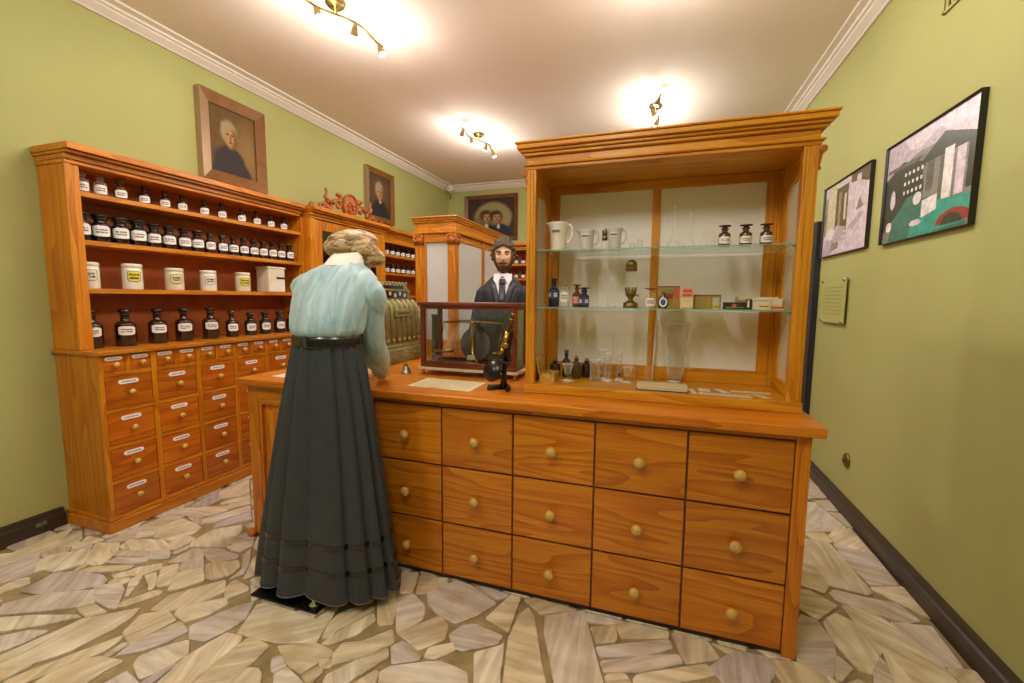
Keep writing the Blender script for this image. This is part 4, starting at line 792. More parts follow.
b5 = bottle('stoppered_bottle', '', 'bottle', 0.0225, 0.096, 'clear_glass', stop='flat', stopmat='cork', neck=0.6, shoulder=0.68, lab=(0.1, 0.5), labw=1.8)
put(b5, (-0.030, 2.13, ZL), -PI/2, 'wide clear bottle with brown cap and shield label in front of the mullion', None)
t = thing('oval_flask', 'flat dark flask with an oval blue and white label on lower glass shelf', 'flask', (0.024, 2.11, ZL))
MB().lathe([(0.016, 0), (0.021, 0.008), (0.0235, 0.026), (0.020, 0.045), (0.010, 0.056), (0.007, 0.060), (0.007, 0.072)], 0.024, 2.11, ZL, 20, sy=0.5).build('body', 'dark_bottle', t)
for nm, rx, rz, yy, mt in (('label', 0.0175, 0.022, 0, 'porcelain'), ('label_centre', 0.011, 0.014, 0.0006, 'blue_print')):
    v = [(0.024+rx*math.cos(2*PI*k/20), 2.11-0.0118-yy-0.001*(1-abs(math.cos(2*PI*k/20))), ZL+0.028+rz*math.sin(2*PI*k/20)) for k in range(20)]
    MB().add(v+[(p[0], p[1]+0.0014, p[2]) for p in v], [tuple(range(20)), tuple(range(39, 19, -1))]+[(k, (k+1) % 20, 20+(k+1) % 20, 20+k) for k in range(20)]).build(nm, mt, t)


# ---- boxes on the lower shelf
def carton(name, label, x0, x1, ya, yb, z0, z1, mats, face, rz=0):
    """a printed box: body plus flat printed patches on its front; face = list of (u0,u1,w0,w1,material) in 0..1"""
    t = thing(name, label, 'box', ((x0+x1)/2, (ya+yb)/2, z0))
    MB().box(x0, x1, ya, yb, z0, z1).build('body', mats, t, 0.0015)
    for k, (u0, u1, w0, w1, mt) in enumerate(face):
        MB().box(x0+(x1-x0)*u0, x0+(x1-x0)*u1, ya-0.0006-0.0003*k, ya-0.0001, z0+(z1-z0)*w0, z0+(z1-z0)*w1).build('print', mt, t)
    t.rotation_euler = (0, 0, rz); return t
for n, c in (('tin_gold', (178, 138, 66)), ('tin_green', (126, 134, 74)), ('tin_red', (150, 66, 34)), ('tin_olive', (150, 138, 66)), ('tin_dark', (40, 46, 40)), ('card_pink', (232, 168, 146)), ('card_red', (206, 92, 66)), ('card_cream', (228, 208, 160)), ('card_grey', (196, 186, 176)), ('card_white', (226, 214, 196)), ('card_yellow', (206, 190, 70)), ('tin_brown', (104, 74, 46))): flat(n, *c, rough=0.4)
carton('tin_box', 'gold and green picture tin with brown lid edge behind the oval flask', -0.002, 0.098, 2.20, 2.29, ZL, ZL+0.104, 'tin_gold', ((0.02, 0.98, 0.94, 0.99, 'tin_brown'), (0.2, 0.85, 0.6, 0.86, 'tin_green'), (0.1, 0.95, 0.06, 0.5, 'tin_gold'), (0.22, 0.7, 0.42, 0.66, 'tin_red'), (0.45, 0.7, 0.12, 0.4, 'tin_olive'), (0.74, 0.93, 0.5, 0.9, 'card_red')))
carton('carton', 'upright pink and cream card box with red print in the shelf middle', 0.099, 0.152, 2.12, 2.16, ZL, ZL+0.093, 'card_cream', ((0.0, 1.0, 0.52, 1.0, 'card_pink'), (0.15, 0.9, 0.78, 0.93, 'card_red'), (0.12, 0.92, 0.60, 0.72, 'card_red'), (0.3, 0.85, 0.36, 0.42, 'card_grey'), (0.1, 0.92, 0.04, 0.1, 'card_pink')))
carton('tin_box', 'flat olive green and gold tin right of the pink card box', 0.156, 0.270, 2.16, 2.25, ZL, ZL+0.064, 'tin_olive', ((0.0, 1.0, 0.90, 0.98, 'tin_brown'), (0.06, 0.62, 0.12, 0.82, 'tin_gold'), (0.12, 0.5, 0.2, 0.7, 'tin_olive'), (0.7, 0.95, 0.2, 0.8, 'card_grey')))
carton('small_box', 'tiny yellow box in front of the flat olive tin', 0.235, 0.260, 2.12, 2.15, ZL, ZL+0.020, 'card_yellow', ((0.1, 0.9, 0.3, 0.7, 'tin_olive'),))
carton('tin_box', 'low dark green tin with a red spot on lower glass shelf', 0.282, 0.362, 2.12, 2.19, ZL, ZL+0.031, 'tin_dark', ((0.04, 0.96, 0.2, 0.34, 'tin_green'), (0.36, 0.56, 0.3, 0.75, 'card_red')))
carton('small_box', 'small black and white box standing beside the dark green tin', 0.366, 0.386, 2.11, 2.14, ZL, ZL+0.045, 'tin_dark', ((0.1, 0.5, 0.2, 0.9, 'card_white'),))
carton('carton', 'long white medicine carton with cream label at right end of lower shelf', 0.388, 0.458, 2.12, 2.17, ZL, ZL+0.050, 'card_white', ((0.05, 0.9, 0.7, 0.85, 'card_grey'), (0.3, 1.0, 0.15, 0.5, 'card_cream'), (0.4, 0.9, 0.25, 0.33, 'tin_red')))
carton('carton', 'long cream carton with gold print lying at the right case post', 0.460, 0.514, 2.13, 2.18, ZL, ZL+0.048, 'card_cream', ((0.05, 0.95, 0.1, 0.3, 'card_red'), (0.1, 0.9, 0.45, 0.85, 'card_white'), (0.82, 0.97, 0.2, 0.9, 'tin_olive')))
carton('carton', 'flat orange edged carton lying behind the long white carton', 0.345, 0.505, 2.20, 2.28, ZL, ZL+0.055, 'tin_gold', ((0.0, 1.0, 0.75, 1.0, 'card_cream'),))
# ---- floor of the case
t = thing('weights_box', 'small open wooden box with hinged lid at left of the case floor', 'box', (-0.50, 2.14, ZF))
w = MB().box(-0.545, -0.470, 2.085, 2.215, ZF, ZF+0.006).box(-0.545, -0.541, 2.085, 2.215, ZF+0.006, ZF+0.042).box(-0.474, -0.470, 2.085, 2.215, ZF+0.006, ZF+0.042).box(-0.541, -0.474, 2.085, 2.089, ZF+0.006, ZF+0.042).box(-0.541, -0.474, 2.211, 2.215, ZF+0.006, ZF+0.042)
w.build('tray', 'light_wood_y', t)
MB().box(-0.541, -0.474, 2.089, 2.211, ZF+0.028, ZF+0.032).build('weight_block', 'light_wood_y', t)
for k in range(5): MB().lathe([(0.007-0.0006*k, 0.032), (0.007-0.0006*k, 0.042), (0.003, 0.043), (0.004, 0.049), (1e-5, 0.05)], -0.525+0.018*(k % 3), 2.10+0.045*(k//3)+0.01*k, ZF, 10).build('weight', 'brass', t)
l = MB().box(-0.551, -0.545, 2.085, 2.215, ZF+0.040, ZF+0.122)
l.v = [(a-0.20*(c-ZF-0.04), b_, c) for a, b_, c in l.v]; l.build('lid', 'light_wood_y', t, 0.001)
def conical(x, y, r, h, label, mat='clear_glass', stem=True, liquid=None, group=None):
    t = thing('measuring_glass', label, 'glass', (x, y, ZF), group)
    if stem: MB().lathe([(r*1.15, 0), (r*1.15, 0.003), (0.005, 0.008), (0.004, h*0.3), (r*0.55, h*0.42), (r, h), (r*0.93, h), (r*0.45, h*0.44), (1e-5, h*0.4)], x, y, ZF, 18, cap=False).build('body', mat, t)
    else: MB().lathe([(r, 0), (r, h*0.9), (r*0.9, h*0.96), (r, h), (r*0.9, h), (r*0.92, 0.004), (1e-5, 0.004)], x, y, ZF, 18, cap=False).build('body', mat, t)
    MB().lathe([(r, h), (r*1.05, h+0.0015), (r, h+0.003), (r*0.93, h+0.001)], x, y, ZF, 18, cap=False).build('rim', 'glass_rim', t)
    if stem: MB().lathe([(r*1.16, 0.0005), (r*1.18, 0.003), (0.006, 0.009)], x, y, ZF, 18, cap=False).build('foot', 'glass_rim', t)
    if liquid: MB().lathe([(r*0.88, 0.005), (r*0.88, liquid), (1e-5, liquid)], x, y, ZF, 16).build('contents', 'old_brass', t)
    return t
G = 'small glasses on the case floor'
conical(-0.418, 2.165, 0.028, 0.085, 'stemmed glass cup on a pale foot right of the small wooden box', group=G)
db = bottle('stoppered_bottle', '', 'bottle', 0.025, 0.118, 'olive_bottle', stop='cork', neck=0.4, shoulder=0.68, lab=None)
db2 = bottle('stoppered_bottle', '', 'bottle', 0.028, 0.10, 'dark_bottle', stop='cork', neck=0.4, shoulder=0.7, lab=None)
db3 = bottle('stoppered_bottle', '', 'bottle', 0.022, 0.145, 'olive_bottle', stop='ball', stopmat='old_brass', neck=0.4, shoulder=0.62, lab=None)
put(db2, (-0.505, 2.26, ZF), 0, 'dark corked bottle behind the open lid of the wooden box', 'dark bottles at the back of the case floor')
put(db3, (-0.450, 2.285, ZF), 0, 'taller olive bottle with brass coloured stopper at back of the case floor', 'dark bottles at the back of the case floor')
put(db, (-0.392, 2.26, ZF), 0, 'olive corked bottle with dark contents right of the taller olive bottle', 'dark bottles at the back of the case floor')
put(db2, (-0.345, 2.31, ZF), 0, 'dark bottle partly hidden behind the olive corked bottle', 'dark bottles at the back of the case floor')
conical(-0.288, 2.215, 0.026, 0.105, 'squat straight glass cylinder left of the tall measuring cylinders', stem=False, group=G)
def cylinder(x, y, r, h, label, liquid=None, ringz=()):
    t = thing('measuring_cylinder', label, 'cylinder', (x, y, ZF), 'measuring cylinders on the case floor')
    MB().lathe([(r*1.9, 0), (r*1.9, 0.004), (r*0.8, 0.012), (r, 0.018), (r, h-0.004), (r*1.25, h), (r*1.05, h), (r*0.9, h-0.006), (r*0.9, 0.02), (1e-5, 0.02)], x, y, ZF, 18, cap=False).build('body', 'clear_glass', t)
    for z in ringz: MB().lathe([(r*1.02, z), (r*1.12, z+0.003), (r*1.02, z+0.006)], x, y, ZF, 18, cap=False).build('collar', 'glass_rim', t)
    MB().lathe([(r*1.25, h), (r*1.3, h+0.002), (r*1.2, h+0.004), (r*1.05, h+0.001)], x, y, ZF, 18, cap=False).build('rim', 'glass_rim', t); MB().lathe([(r*1.92, 0.001), (r*1.95, 0.004), (r*1.7, 0.006), (r*0.8, 0.013)], x, y, ZF, 18, cap=False).build('foot', 'glass_rim', t)
    if liquid: MB().lathe([(r*0.86, 0.021), (r*0.86, liquid), (1e-5, liquid)], x, y, ZF, 14).build('contents', 'olive_bottle', t)
cylinder(-0.262, 2.285, 0.018, 0.150, 'ringed glass cylinder behind the squat glass on the case floor', ringz=(0.08, 0.115))
cylinder(-0.228, 2.235, 0.015, 0.140, 'glass cylinder on a wide white foot in the row of glassware', ringz=(0.10,))
cylinder(-0.172, 2.265, 0.012, 0.160, 'narrow glass cylinder with a dark drop at its bottom', liquid=0.038, ringz=(0.09, 0.125))
conical(-0.128, 2.225, 0.026, 0.078, 'low stemmed glass beside the book on the case floor', group=G)
t = thing('glass_tube', 'thin upright glass tube at back of the case floor left of mullion', 'tube', (-0.215, 2.34, ZF)); MB().lathe([(0.016, 0), (0.016, 0.004), (0.004, 0.008), (0.004, 0.24), (0.003, 0.24)], -0.215, 2.34, ZF, 10).build('body', 'faint_glass', t)
t = thing('glass_tube', 'faint upright glass tube at back of the case floor near the glass tumbler', 'tube', (-0.10, 2.34, ZF)); MB().lathe([(0.012, 0), (0.012, 0.004), (0.007, 0.008), (0.007, 0.17), (0.006, 0.17)], -0.10, 2.34, ZF, 10).build('body', 'faint_glass', t)
t = thing('glass_tube', 'tall glass burette standing upright in front of the case mullion', 'tube', (-0.034, 2.33, ZF))
MB().lathe([(0.017, 0), (0.017, 0.004), (0.006, 0.01), (0.010, 0.03), (0.010, 0.24), (0.012, 0.244), (0.009, 0.24)], -0.034, 2.33, ZF, 14, cap=False).build('body', 'clear_glass', t)
t = thing('glass_rod', 'long white stirring rod standing against the case mullion', 'rod', (0.0, 2.30, ZF)); MB().tube([(-0.012, 2.31, ZF+0.002), (0.000, 2.355, ZF+0.325)], 0.0045, 8).build('body', 'porcelain', t)
t = thing('glass_tumbler', 'very tall flared glass measuring beaker in the case middle', 'beaker', (0.098, 2.32, ZF))
x, y = 0.098, 2.32; n = 26; rings = []
for f, zz in ((0.030, 0.0), (0.036, 0.004), (0.014, 0.012), (0.030, 0.020), (0.040, 0.05), (0.044, 0.12), (0.052, 0.22), (0.058, 0.296), (0.061, 0.300), (0.056, 0.296), (0.050, 0.22), (0.042, 0.12), (0.037, 0.05), (0.02, 0.024)):
    rr = []
    for i in range(n):
        a = 2*PI*i/n; s_ = 0.3*max(0, math.cos(a-PI))**8 if zz > 0.28 else 0
        rr.append((x+f*(1+s_)*math.cos(a), y+f*math.sin(a), ZF+zz+(0.004 if s_ > 0.1 else 0)))
    rings.append(rr)
MB().rings(rings, cap1=True).build('body', 'clear_glass', t)
MB().rings([[(x+(a-x)*k_, y+(b_-y)*k_, c+dz) for a, b_, c in rings[8]] for k_, dz in ((1.0, -0.002), (1.02, 0.0), (1.0, 0.002), (0.97, 0.0), (1.0, -0.002))], cap0=False, cap1=False).build('rim', 'glass_rim', t)
MB().lathe([(0.030, 0.0003), (0.0365, 0.004), (0.015, 0.012)], x, y, ZF, 24, cap=False).build('foot', 'glass_rim', t)
t = thing('old_book', 'pale closed booklet with dark spine edge lying in the case middle', 'book', (0.03, 2.12, ZF))
MB().box(-0.078, 0.146, 2.062, 2.20, ZF, ZF+0.004).build('back_cover', 'tin_dark', t); MB().box(-0.074, 0.142, 2.065, 2.198, ZF+0.004, ZF+0.014).build('pages', 'card_white', t)
MB().box(-0.078, 0.146, 2.062, 2.20, ZF+0.014, ZF+0.017).build('front_cover', 'card_cream', t)
def sheet(name, label, x0, x1, ya, yb, z, rz, mat='page_x', group='papers on the case floor'):
    t = thing(name, label, 'paper', ((x0+x1)/2, (ya+yb)/2, z), group)
    o = MB().box(x0, x1, ya, yb, z, z+0.0012).build('sheet', mat, t); t.rotation_euler = (0, 0, rz); return t
sheet('paper_slip', 'narrow yellow slip between the booklet and the open papers', 0.155, 0.178, 2.06, 2.18, ZF, 0.12, 'card_cream')
sheet('open_papers', 'wide printed sheet lying flat at the front right of case floor', 0.19, 0.40, 2.055, 2.105, ZF, -0.02)
sheet('paper_label', 'white label slip lying above the wide printed sheet at left', 0.195, 0.245, 2.13, 2.20, ZF, 0.02, 'card_white')
sheet('paper_label', 'slanted white slip in the middle of the case floor papers', 0.278, 0.315, 2.12, 2.21, ZF, 0.35, 'card_white')
sheet('paper_strip', 'long cream strip at the back of the case floor papers', 0.335, 0.49, 2.165, 2.20, ZF, -0.03, 'card_cream')
sheet('paper_label', 'slanted cream slip nearest the right front post', 0.425, 0.460, 2.06, 2.15, ZF, 0.45, 'card_cream')

# ================================================================== THINGS ON THE COUNTER
ZT = 0.9405
# ---- apothecary balance in its mahogany and glass case
bx0, bx1, by0, by1 = -1.337, -0.735, 2.29, 2.53
bc = thing('balance_case', 'glazed mahogany case with brass balance inside standing on the counter', 'balance', (-1.036, 2.41, ZT))
for x in (bx0+0.01, bx1-0.01):
    for y in (by0+0.012, by1-0.012): MB().lathe([(0.012, 0), (0.014, 0.006), (0.007, 0.012), (0.010, 0.022), (0.010, 0.030)], x, y, ZT, 12).build('foot', 'brass', bc)
B('base_strip', 'marble_strip', bc, bx0-0.012, bx1+0.012, by0-0.012, by1+0.01, 0.971, 0.986, 0.002)
B('base_board', 'mahogany_x', bc, bx0, bx1, by0, by1, 0.986, 1.004, 0.002)
for x0, x1 in ((bx0, bx0+0.026), (bx1-0.026, bx1)):
    for y0, y1 in ((by0, by0+0.024), (by1-0.024, by1)): B('post', 'mahogany_z', bc, x0, x1, y0, y1, 1.004, 1.352, 0.002)
B('lower_rail', 'mahogany_x', bc, bx0+0.026, bx1-0.026, by0, by0+0.02, 1.004, 1.020, 0.001); B('upper_rail', 'mahogany_x', bc, bx0+0.026, bx1-0.026, by0, by0+0.02, 1.332, 1.352, 0.001)
B('lower_rail', 'mahogany_x', bc, bx0+0.026, bx1-0.026, by1-0.02, by1, 1.004, 1.020, 0.001); B('upper_rail', 'mahogany_x', bc, bx0+0.026, bx1-0.026, by1-0.02, by1, 1.332, 1.352, 0.001)
B('middle_post', 'mahogany_z', bc, bx1-0.105, bx1-0.070, by1-0.022, by1-0.001, 1.020, 1.332, 0.001)
for x0 in (bx0, bx1-0.026): B('side_rail', 'mahogany_y', bc, x0, x0+0.026, by0+0.024, by1-0.024, 1.332, 1.352, 0.001)
B('top_board', 'mahogany_x', bc, bx0-0.012, bx1+0.012, by0-0.014, by1+0.008, 1.352, 1.372, 0.004)
MB().box(bx0+0.026, bx1-0.026, by0+0.009, by0+0.012, 1.020, 1.332).build('front_pane', 'pane', bc); MB().box(bx0+0.026, bx1-0.026, by1-0.012, by1-0.009, 1.020, 1.332).build('back_pane', 'pane', bc)
for x0 in (bx0+0.011, bx1-0.014): MB().box(x0, x0+0.003, by0+0.024, by1-0.024, 1.004, 1.332).build('side_pane', 'pane', bc)
MB().lathe([(0.014, 0), (0.014, 0.004), (0.006, 0.006)], bx0+0.30, by0-0.011, 0.979, 12, axis='y').build('level_knob', 'brass', bc)
px, py = -1.045, 2.40
pil = MB().lathe([(0.040, 0.0), (0.040, 0.008), (0.030, 0.012), (0.020, 0.03), (0.011, 0.036), (0.011, 0.225), (0.015, 0.232), (0.015, 0.25), (0.006, 0.262), (1e-5, 0.285)], px, py, 1.0045, 18); pil.build('pillar', 'brass', bc)
pts = [(px+u, py, 1.252+0.006*math.cos(u*10)) for u in [-0.20+0.04*k for k in range(11)]]
bm_ = MB().tube(pts, [0.004+0.007*(1-abs(k-5)/5) for k in range(11)], 8).build('beam', 'brass', bc)
MB().tube([(px, py-0.016, 1.25), (px, py-0.018, 1.04)], 0.002, 6).build('pointer', 'steel', bc)
MB().prism([(px-0.03, 1.03), (px+0.03, 1.03), (px+0.022, 1.058), (px-0.022, 1.058)], 'y', py-0.026, py-0.022).build('scale_plate', 'marble_strip', bc)
for s_ in (-1, 1):
    cx = px+s_*0.19
    wr = MB()
    for k in range(3):
        a = k*2*PI/3+0.4; wr.tube([(cx, py, 1.245), (cx+0.058*math.cos(a), py+0.058*math.sin(a), 1.075)], 0.0014, 5)
    wr.build('pan_wire', 'brass', bc); MB().lathe([(0.062, 0.012), (0.058, 0.004), (0.03, 0.0), (1e-5, 0.0), (1e-5, 0.002), (0.03, 0.003), (0.056, 0.007), (0.061, 0.014)], cx, py, 1.064, 20, cap=False).build('pan', 'brass', bc)
# large dark oval dial plate behind the pillar
v = [(px-0.015+0.098*math.cos(2*PI*k/36), 1.112+0.105*math.sin(2*PI*k/36)) for k in range(36)]
MB().prism(v, 'y', 2.47, 2.478).build('oval_plate', 'dark_disc', bc, 0.001)
v = [(px+0.22+0.062*math.cos(2*PI*k/36), 1.105+0.10*math.sin(2*PI*k/36)) for k in range(36)]
MB().prism(v, 'y', 2.47, 2.478).build('oval_plate', 'dark_disc', bc, 0.001)
t = thing('black_column', 'black upright rod stand with round base behind the balance', 'stand', (-1.50, 2.78, ZT))
MB().lathe([(0.062, 0), (0.062, 0.012), (0.03, 0.018), (0.024, 0.022), (0.024, 0.32), (0.028, 0.325), (0.028, 0.34), (1e-5, 0.342)], -1.50, 2.78, ZT, 20).build('column', 'black_iron', t)
# ---- microscope
mx_, my_ = -0.722, 2.04
ms = thing('microscope', 'old black and brass microscope standing beside the display case', 'microscope', (mx_, my_, ZT))
fb = MB()
for s_ in (-1, 1): fb.tube([(mx_+0.012, my_+0.02, 0.953), (mx_+s_*0.035-0.004, my_-0.002, 0.951), (mx_+s_*0.050-0.012, my_-0.045, 0.950)], [0.016, 0.013, 0.011], 10)
fb.tube([(mx_-0.02, my_+0.01, 0.951), (mx_-0.085, my_+0.012, 0.949)], [0.014, 0.009], 10)
fb.build('foot', 'black_iron', ms, fix=True)
MB().tube([(mx_, my_+0.01, 0.95), (mx_, my_+0.01, 1.0), (mx_+0.004, my_+0.01, 1.05), (mx_+0.012, my_+0.01, 1.10)], [0.020, 0.013, 0.014, 0.018], 12).build('pillar', 'black_iron', ms)
MB().tube([(mx_+0.012, my_+0.008, 1.09), (mx_+0.022, my_+0.008, 1.15), (mx_+0.038, my_+0.008, 1.22), (mx_+0.040, my_, 1.245)], [0.018, 0.015, 0.013, 0.010], 12).build('arm', 'black_iron', ms)
d = Vector((0.30, 0.05, 1)).normalized(); a = Vector((mx_-0.012, my_-0.012, 1.105))
q = d.to_track_quat('Z', 'Y').to_matrix()
def along(prof, n=16):
    h = MB().lathe(prof, 0, 0, 0, n); h.v = [tuple(a+q@Vector(v)) for v in h.v]; return h
along([(0.006, 0.0), (0.008, 0.018), (0.011, 0.02), (0.011, 0.05)]).build('objective', 'brass', ms)
along([(0.0135, 0.05), (0.0135, 0.135)]).build('body_tube', 'brass', ms); along([(0.012, 0.135), (0.012, 0.19), (0.0155, 0.192), (0.0155, 0.20), (0.011, 0.203)]).build('draw_tube', 'old_brass', ms); along([(0.010, 0.203), (0.010, 0.222), (0.014, 0.224), (0.014, 0.228), (0.006, 0.229)]).build('eyepiece', 'brass', ms)
for s_ in (-1, 1): MB().lathe([(0.006, 0.0), (0.015, 0.004*s_), (0.015, 0.014*s_), (0.010, 0.016*s_)], mx_+0.016, my_+0.01+s_*0.016, 1.165, 14, axis='y').build('focus_knob', 'brass', ms)
st = MB().box(mx_-0.055, mx_+0.028, my_-0.045, my_+0.035, 1.078, 1.086); st.build('stage', 'black_iron', ms, 0.001)
di = MB().lathe([(0.050, 0.0), (0.052, 0.003), (0.050, 0.010), (1e-5, 0.012)], 0, 0, 0, 28); q2 = Vector((-0.25, -1, 0.30)).normalized().to_track_quat('Z', 'Y').to_matrix(); di.v = [tuple(Vector((mx_-0.035, my_-0.055, 1.040))+q2@Vector(v)) for v in di.v]; di.build('mirror', 'black_iron', ms)
MB().tube([(mx_-0.035, my_-0.05, 1.037), (mx_-0.01, my_-0.01, 1.03), (mx_+0.002, my_+0.008, 1.03)], 0.005, 7).build('mirror_arm', 'black_iron', ms)
# ---- papers and inkwell
t = thing('price_sheet', 'old printed sheet lying flat on the counter before the balance', 'paper', (-1.04, 2.06, ZT))
MB().add([(-1.222, 1.95, ZT), (-0.858, 1.93, ZT), (-0.864, 2.172, ZT), (-1.231, 2.188, ZT), (-1.222, 1.95, ZT+0.0015), (-0.858, 1.93, ZT+0.0015), (-0.864, 2.172, ZT+0.0015), (-1.231, 2.188, ZT+0.0015)], [(0,3,2,1),(4,5,6,7),(0,1,5,4),(1,2,6,5),(2,3,7,6),(3,0,4,7)]).build('sheet', 'page_x', t)
B('red_stamp', 'card_red', t, -1.10, -1.03, 1.951, 1.962, ZT+0.0015, ZT+0.0018, 0)
t = thing('note_sheet', 'white paper sheet on the left end of the counter beside the skirt', 'paper', (-1.98, 1.98, ZT)); MB().box(-2.09, -1.86, 1.91, 2.07, ZT, ZT+0.0012).build('sheet', 'card_white', t)
t = thing('inkwell', 'small metal inkwell on the counter between woman and balance', 'inkwell', (-1.437, 2.287, ZT))
x, y = -1.437, 2.287
MB().lathe([(0.030, 0), (0.030, 0.006), (0.022, 0.012), (0.024, 0.03), (0.014, 0.040), (0.012, 0.046)], x, y, ZT, 16).build('pot', 'steel', t); MB().lathe([(0.014, 0.0465), (0.012, 0.054), (0.004, 0.058), (0.006, 0.066), (1e-5, 0.068)], x, y, ZT, 14).build('lid', 'old_brass', t)
# ---- cash register, its face towards +x
rx, ra, rb = -1.70, 2.60, 3.00
ra, rb = 2.46, 2.945
cr_ = thing('cash_register', 'ornate old brass cash register on the side counter behind woman', 'cash register', (-1.91, (ra+rb)/2, ZT))
M_ = 'register_metal'
MB().prism([(-2.13, ZT), (rx, ZT), (rx, 1.035), (rx-0.012, 1.045), (-2.13, 1.045)], 'y', ra, rb).build('base', M_, cr_, 0.004)
dw = MB().box(rx, rx+0.006, ra+0.03, rb-0.03, 0.955, 1.03).build('cash_drawer', M_, cr_, 0.002)
for k in range(3):
    yc = ra+0.11+k*0.135; f = MB()
    for j in range(8): a_ = j*PI/4; f.ball((rx+0.007, yc+0.022*math.cos(a_), 0.992+0.018*math.sin(a_)), 0.011, 8, squash=(0.6, 1, 1))
    f.ball((rx+0.009, yc, 0.992), 0.010, 8); f.tube([(rx+0.006, yc+0.035, 0.992), (rx+0.007, yc+0.055, 1.008), (rx+0.006, yc+0.075, 0.985), (rx+0.006, yc+0.10, 0.995)], 0.005, 6); f.build('rosette', M_, dw)
MB().prism([(-2.12, 1.046), (rx-0.012, 1.046), (rx-0.012, 1.062), (rx-0.022, 1.07), (rx-0.022, 1.30), (rx-0.030, 1.34), (rx-0.055, 1.368), (rx-0.10, 1.38), (-2.10, 1.38)], 'y', ra+0.004, rb-0.004).build('body', M_, cr_, 0.003)
for k in range(7):
    yc = ra+0.045+k*(rb-ra-0.09)/6; w = 0.022
    pts = [(rx-0.022, yc, 1.085), (rx-0.022, yc, 1.30), (rx-0.028, yc, 1.338), (rx-0.054, yc, 1.368), (rx-0.085, yc, 1.379)]
    MB().tube(pts, [0.017, 0.017, 0.017, 0.016, 0.012], 8).build('key_column', M_, cr_)
    s_ = MB(); s_.lathe([(0.012, 0), (0.017, 0.006), (0.012, 0.012), (0.006, 0.016)], rx-0.012, yc, 1.10, 10, axis='x').build('boss', M_, cr_)
npl = MB().box(rx-0.010, rx-0.001, ra+0.13, rb-0.14, 1.262, 1.312).build('name_plate', M_, cr_, 0.004)
MB().box(rx-0.0012, rx+0.0015, ra+0.16, rb-0.17, 1.280, 1.294).build('lettering_band', 'old_brass', npl, 0.001)
for s_ in (0, 1):
    yc = ra+0.002 if s_ == 0 else rb-0.002
    MB().tube([(rx-0.03, yc, 1.06), (rx-0.024, yc, 1.2), (rx-0.03, yc, 1.32)], 0.014, 8).build('edge_moulding', M_, cr_)
ib = MB().box(-2.05, rx-0.075, ra+0.03, rb-0.045, 1.381, 1.455).build('indicator_box', M_, cr_, 0.004)
MB().box(rx-0.076, rx-0.073, ra+0.07, rb-0.085, 1.392, 1.444).build('window', 'black_glass', ib)
for k in range(5): MB().box(rx-0.0735, rx-0.071, ra+0.10+k*0.062, ra+0.125+k*0.062, 1.40+0.012*(k % 2), 1.425+0.012*(k % 2)).build('number_tab', 'porcelain_grey', ib)
top = MB().prism([(-2.03, 1.456), (rx-0.085, 1.456), (rx-0.095, 1.485), (rx-0.12, 1.497), (-2.03, 1.497)], 'y', ra+0.045, rb-0.06).build('top_window', M_, cr_, 0.003)
MB().box(rx-0.092, rx-0.084, ra+0.12, rb-0.12, 1.460, 1.482).build('top_glass', 'black_glass', top)
f = MB()
for k in range(9): f.ball((rx-0.09, ra+0.06+k*0.043, 1.497), 0.012, 8)
f.build('crest', M_, cr_)

# ================================================================== GLAZED CASE WITH CAPITALS ON THE SIDE COUNTER
kx0, kx1, ky0, ky1 = -1.80, -1.455, 3.02, 4.16
kc = thing('glazed_case', 'tall narrow glazed wooden case with carved capitals on side counter', 'display case', (-1.63, 3.6, ZT))
B('base', 'cabinet_y', kc, kx0-0.01, kx1+0.01, ky0-0.01, ky1, ZT, 1.075, 0.004)
for x in (kx0, kx1-0.062):
    for y in (ky0, ky1-0.062):
        B('column', 'cabinet_z', kc, x, x+0.062, y, y+0.062, 1.075, 1.885, 0.004)
        B('column_base', 'cabinet_z', kc, x-0.006, x+0.068, y-0.006, y+0.068, 1.075, 1.115, 0.004)
        c = MB().box(x-0.006, x+0.068, y-0.006, y+0.068, 1.868, 1.885).box(x-0.003, x+0.065, y-0.003, y+0.065, 1.795, 1.803)
        cx, cy = x+0.031, y+0.031
        for sx in (-1, 1):
            for sy in (-1, 1):
                c.ball((cx+sx*0.034, cy+sy*0.034, 1.858), 0.014, 10); c.tube([(cx+sx*0.030, cy+sy*0.030, 1.805), (cx+sx*0.034, cy+sy*0.034, 1.835), (cx+sx*0.040, cy+sy*0.040, 1.852)], [0.012, 0.010, 0.007], 7)
        for k in range(4):
            a_ = k*PI/2; ux, uy = math.cos(a_), math.sin(a_)
            for w in (-0.016, 0.0, 0.016): c.tube([(cx+ux*0.033-uy*w, cy+uy*0.033+ux*w, 1.806), (cx+ux*0.038-uy*w, cy+uy*0.038+ux*w, 1.832), (cx+ux*0.045-uy*w, cy+uy*0.045+ux*w, 1.844-abs(w)*0.4)], [0.010, 0.009, 0.005], 6)
        c.build('capital', 'carving', kc)
for x in (kx0+0.012, kx1-0.040): B('mullion', 'cabinet_z', kc, x, x+0.028, 3.60, 3.64, 1.075, 1.885, 0.002)
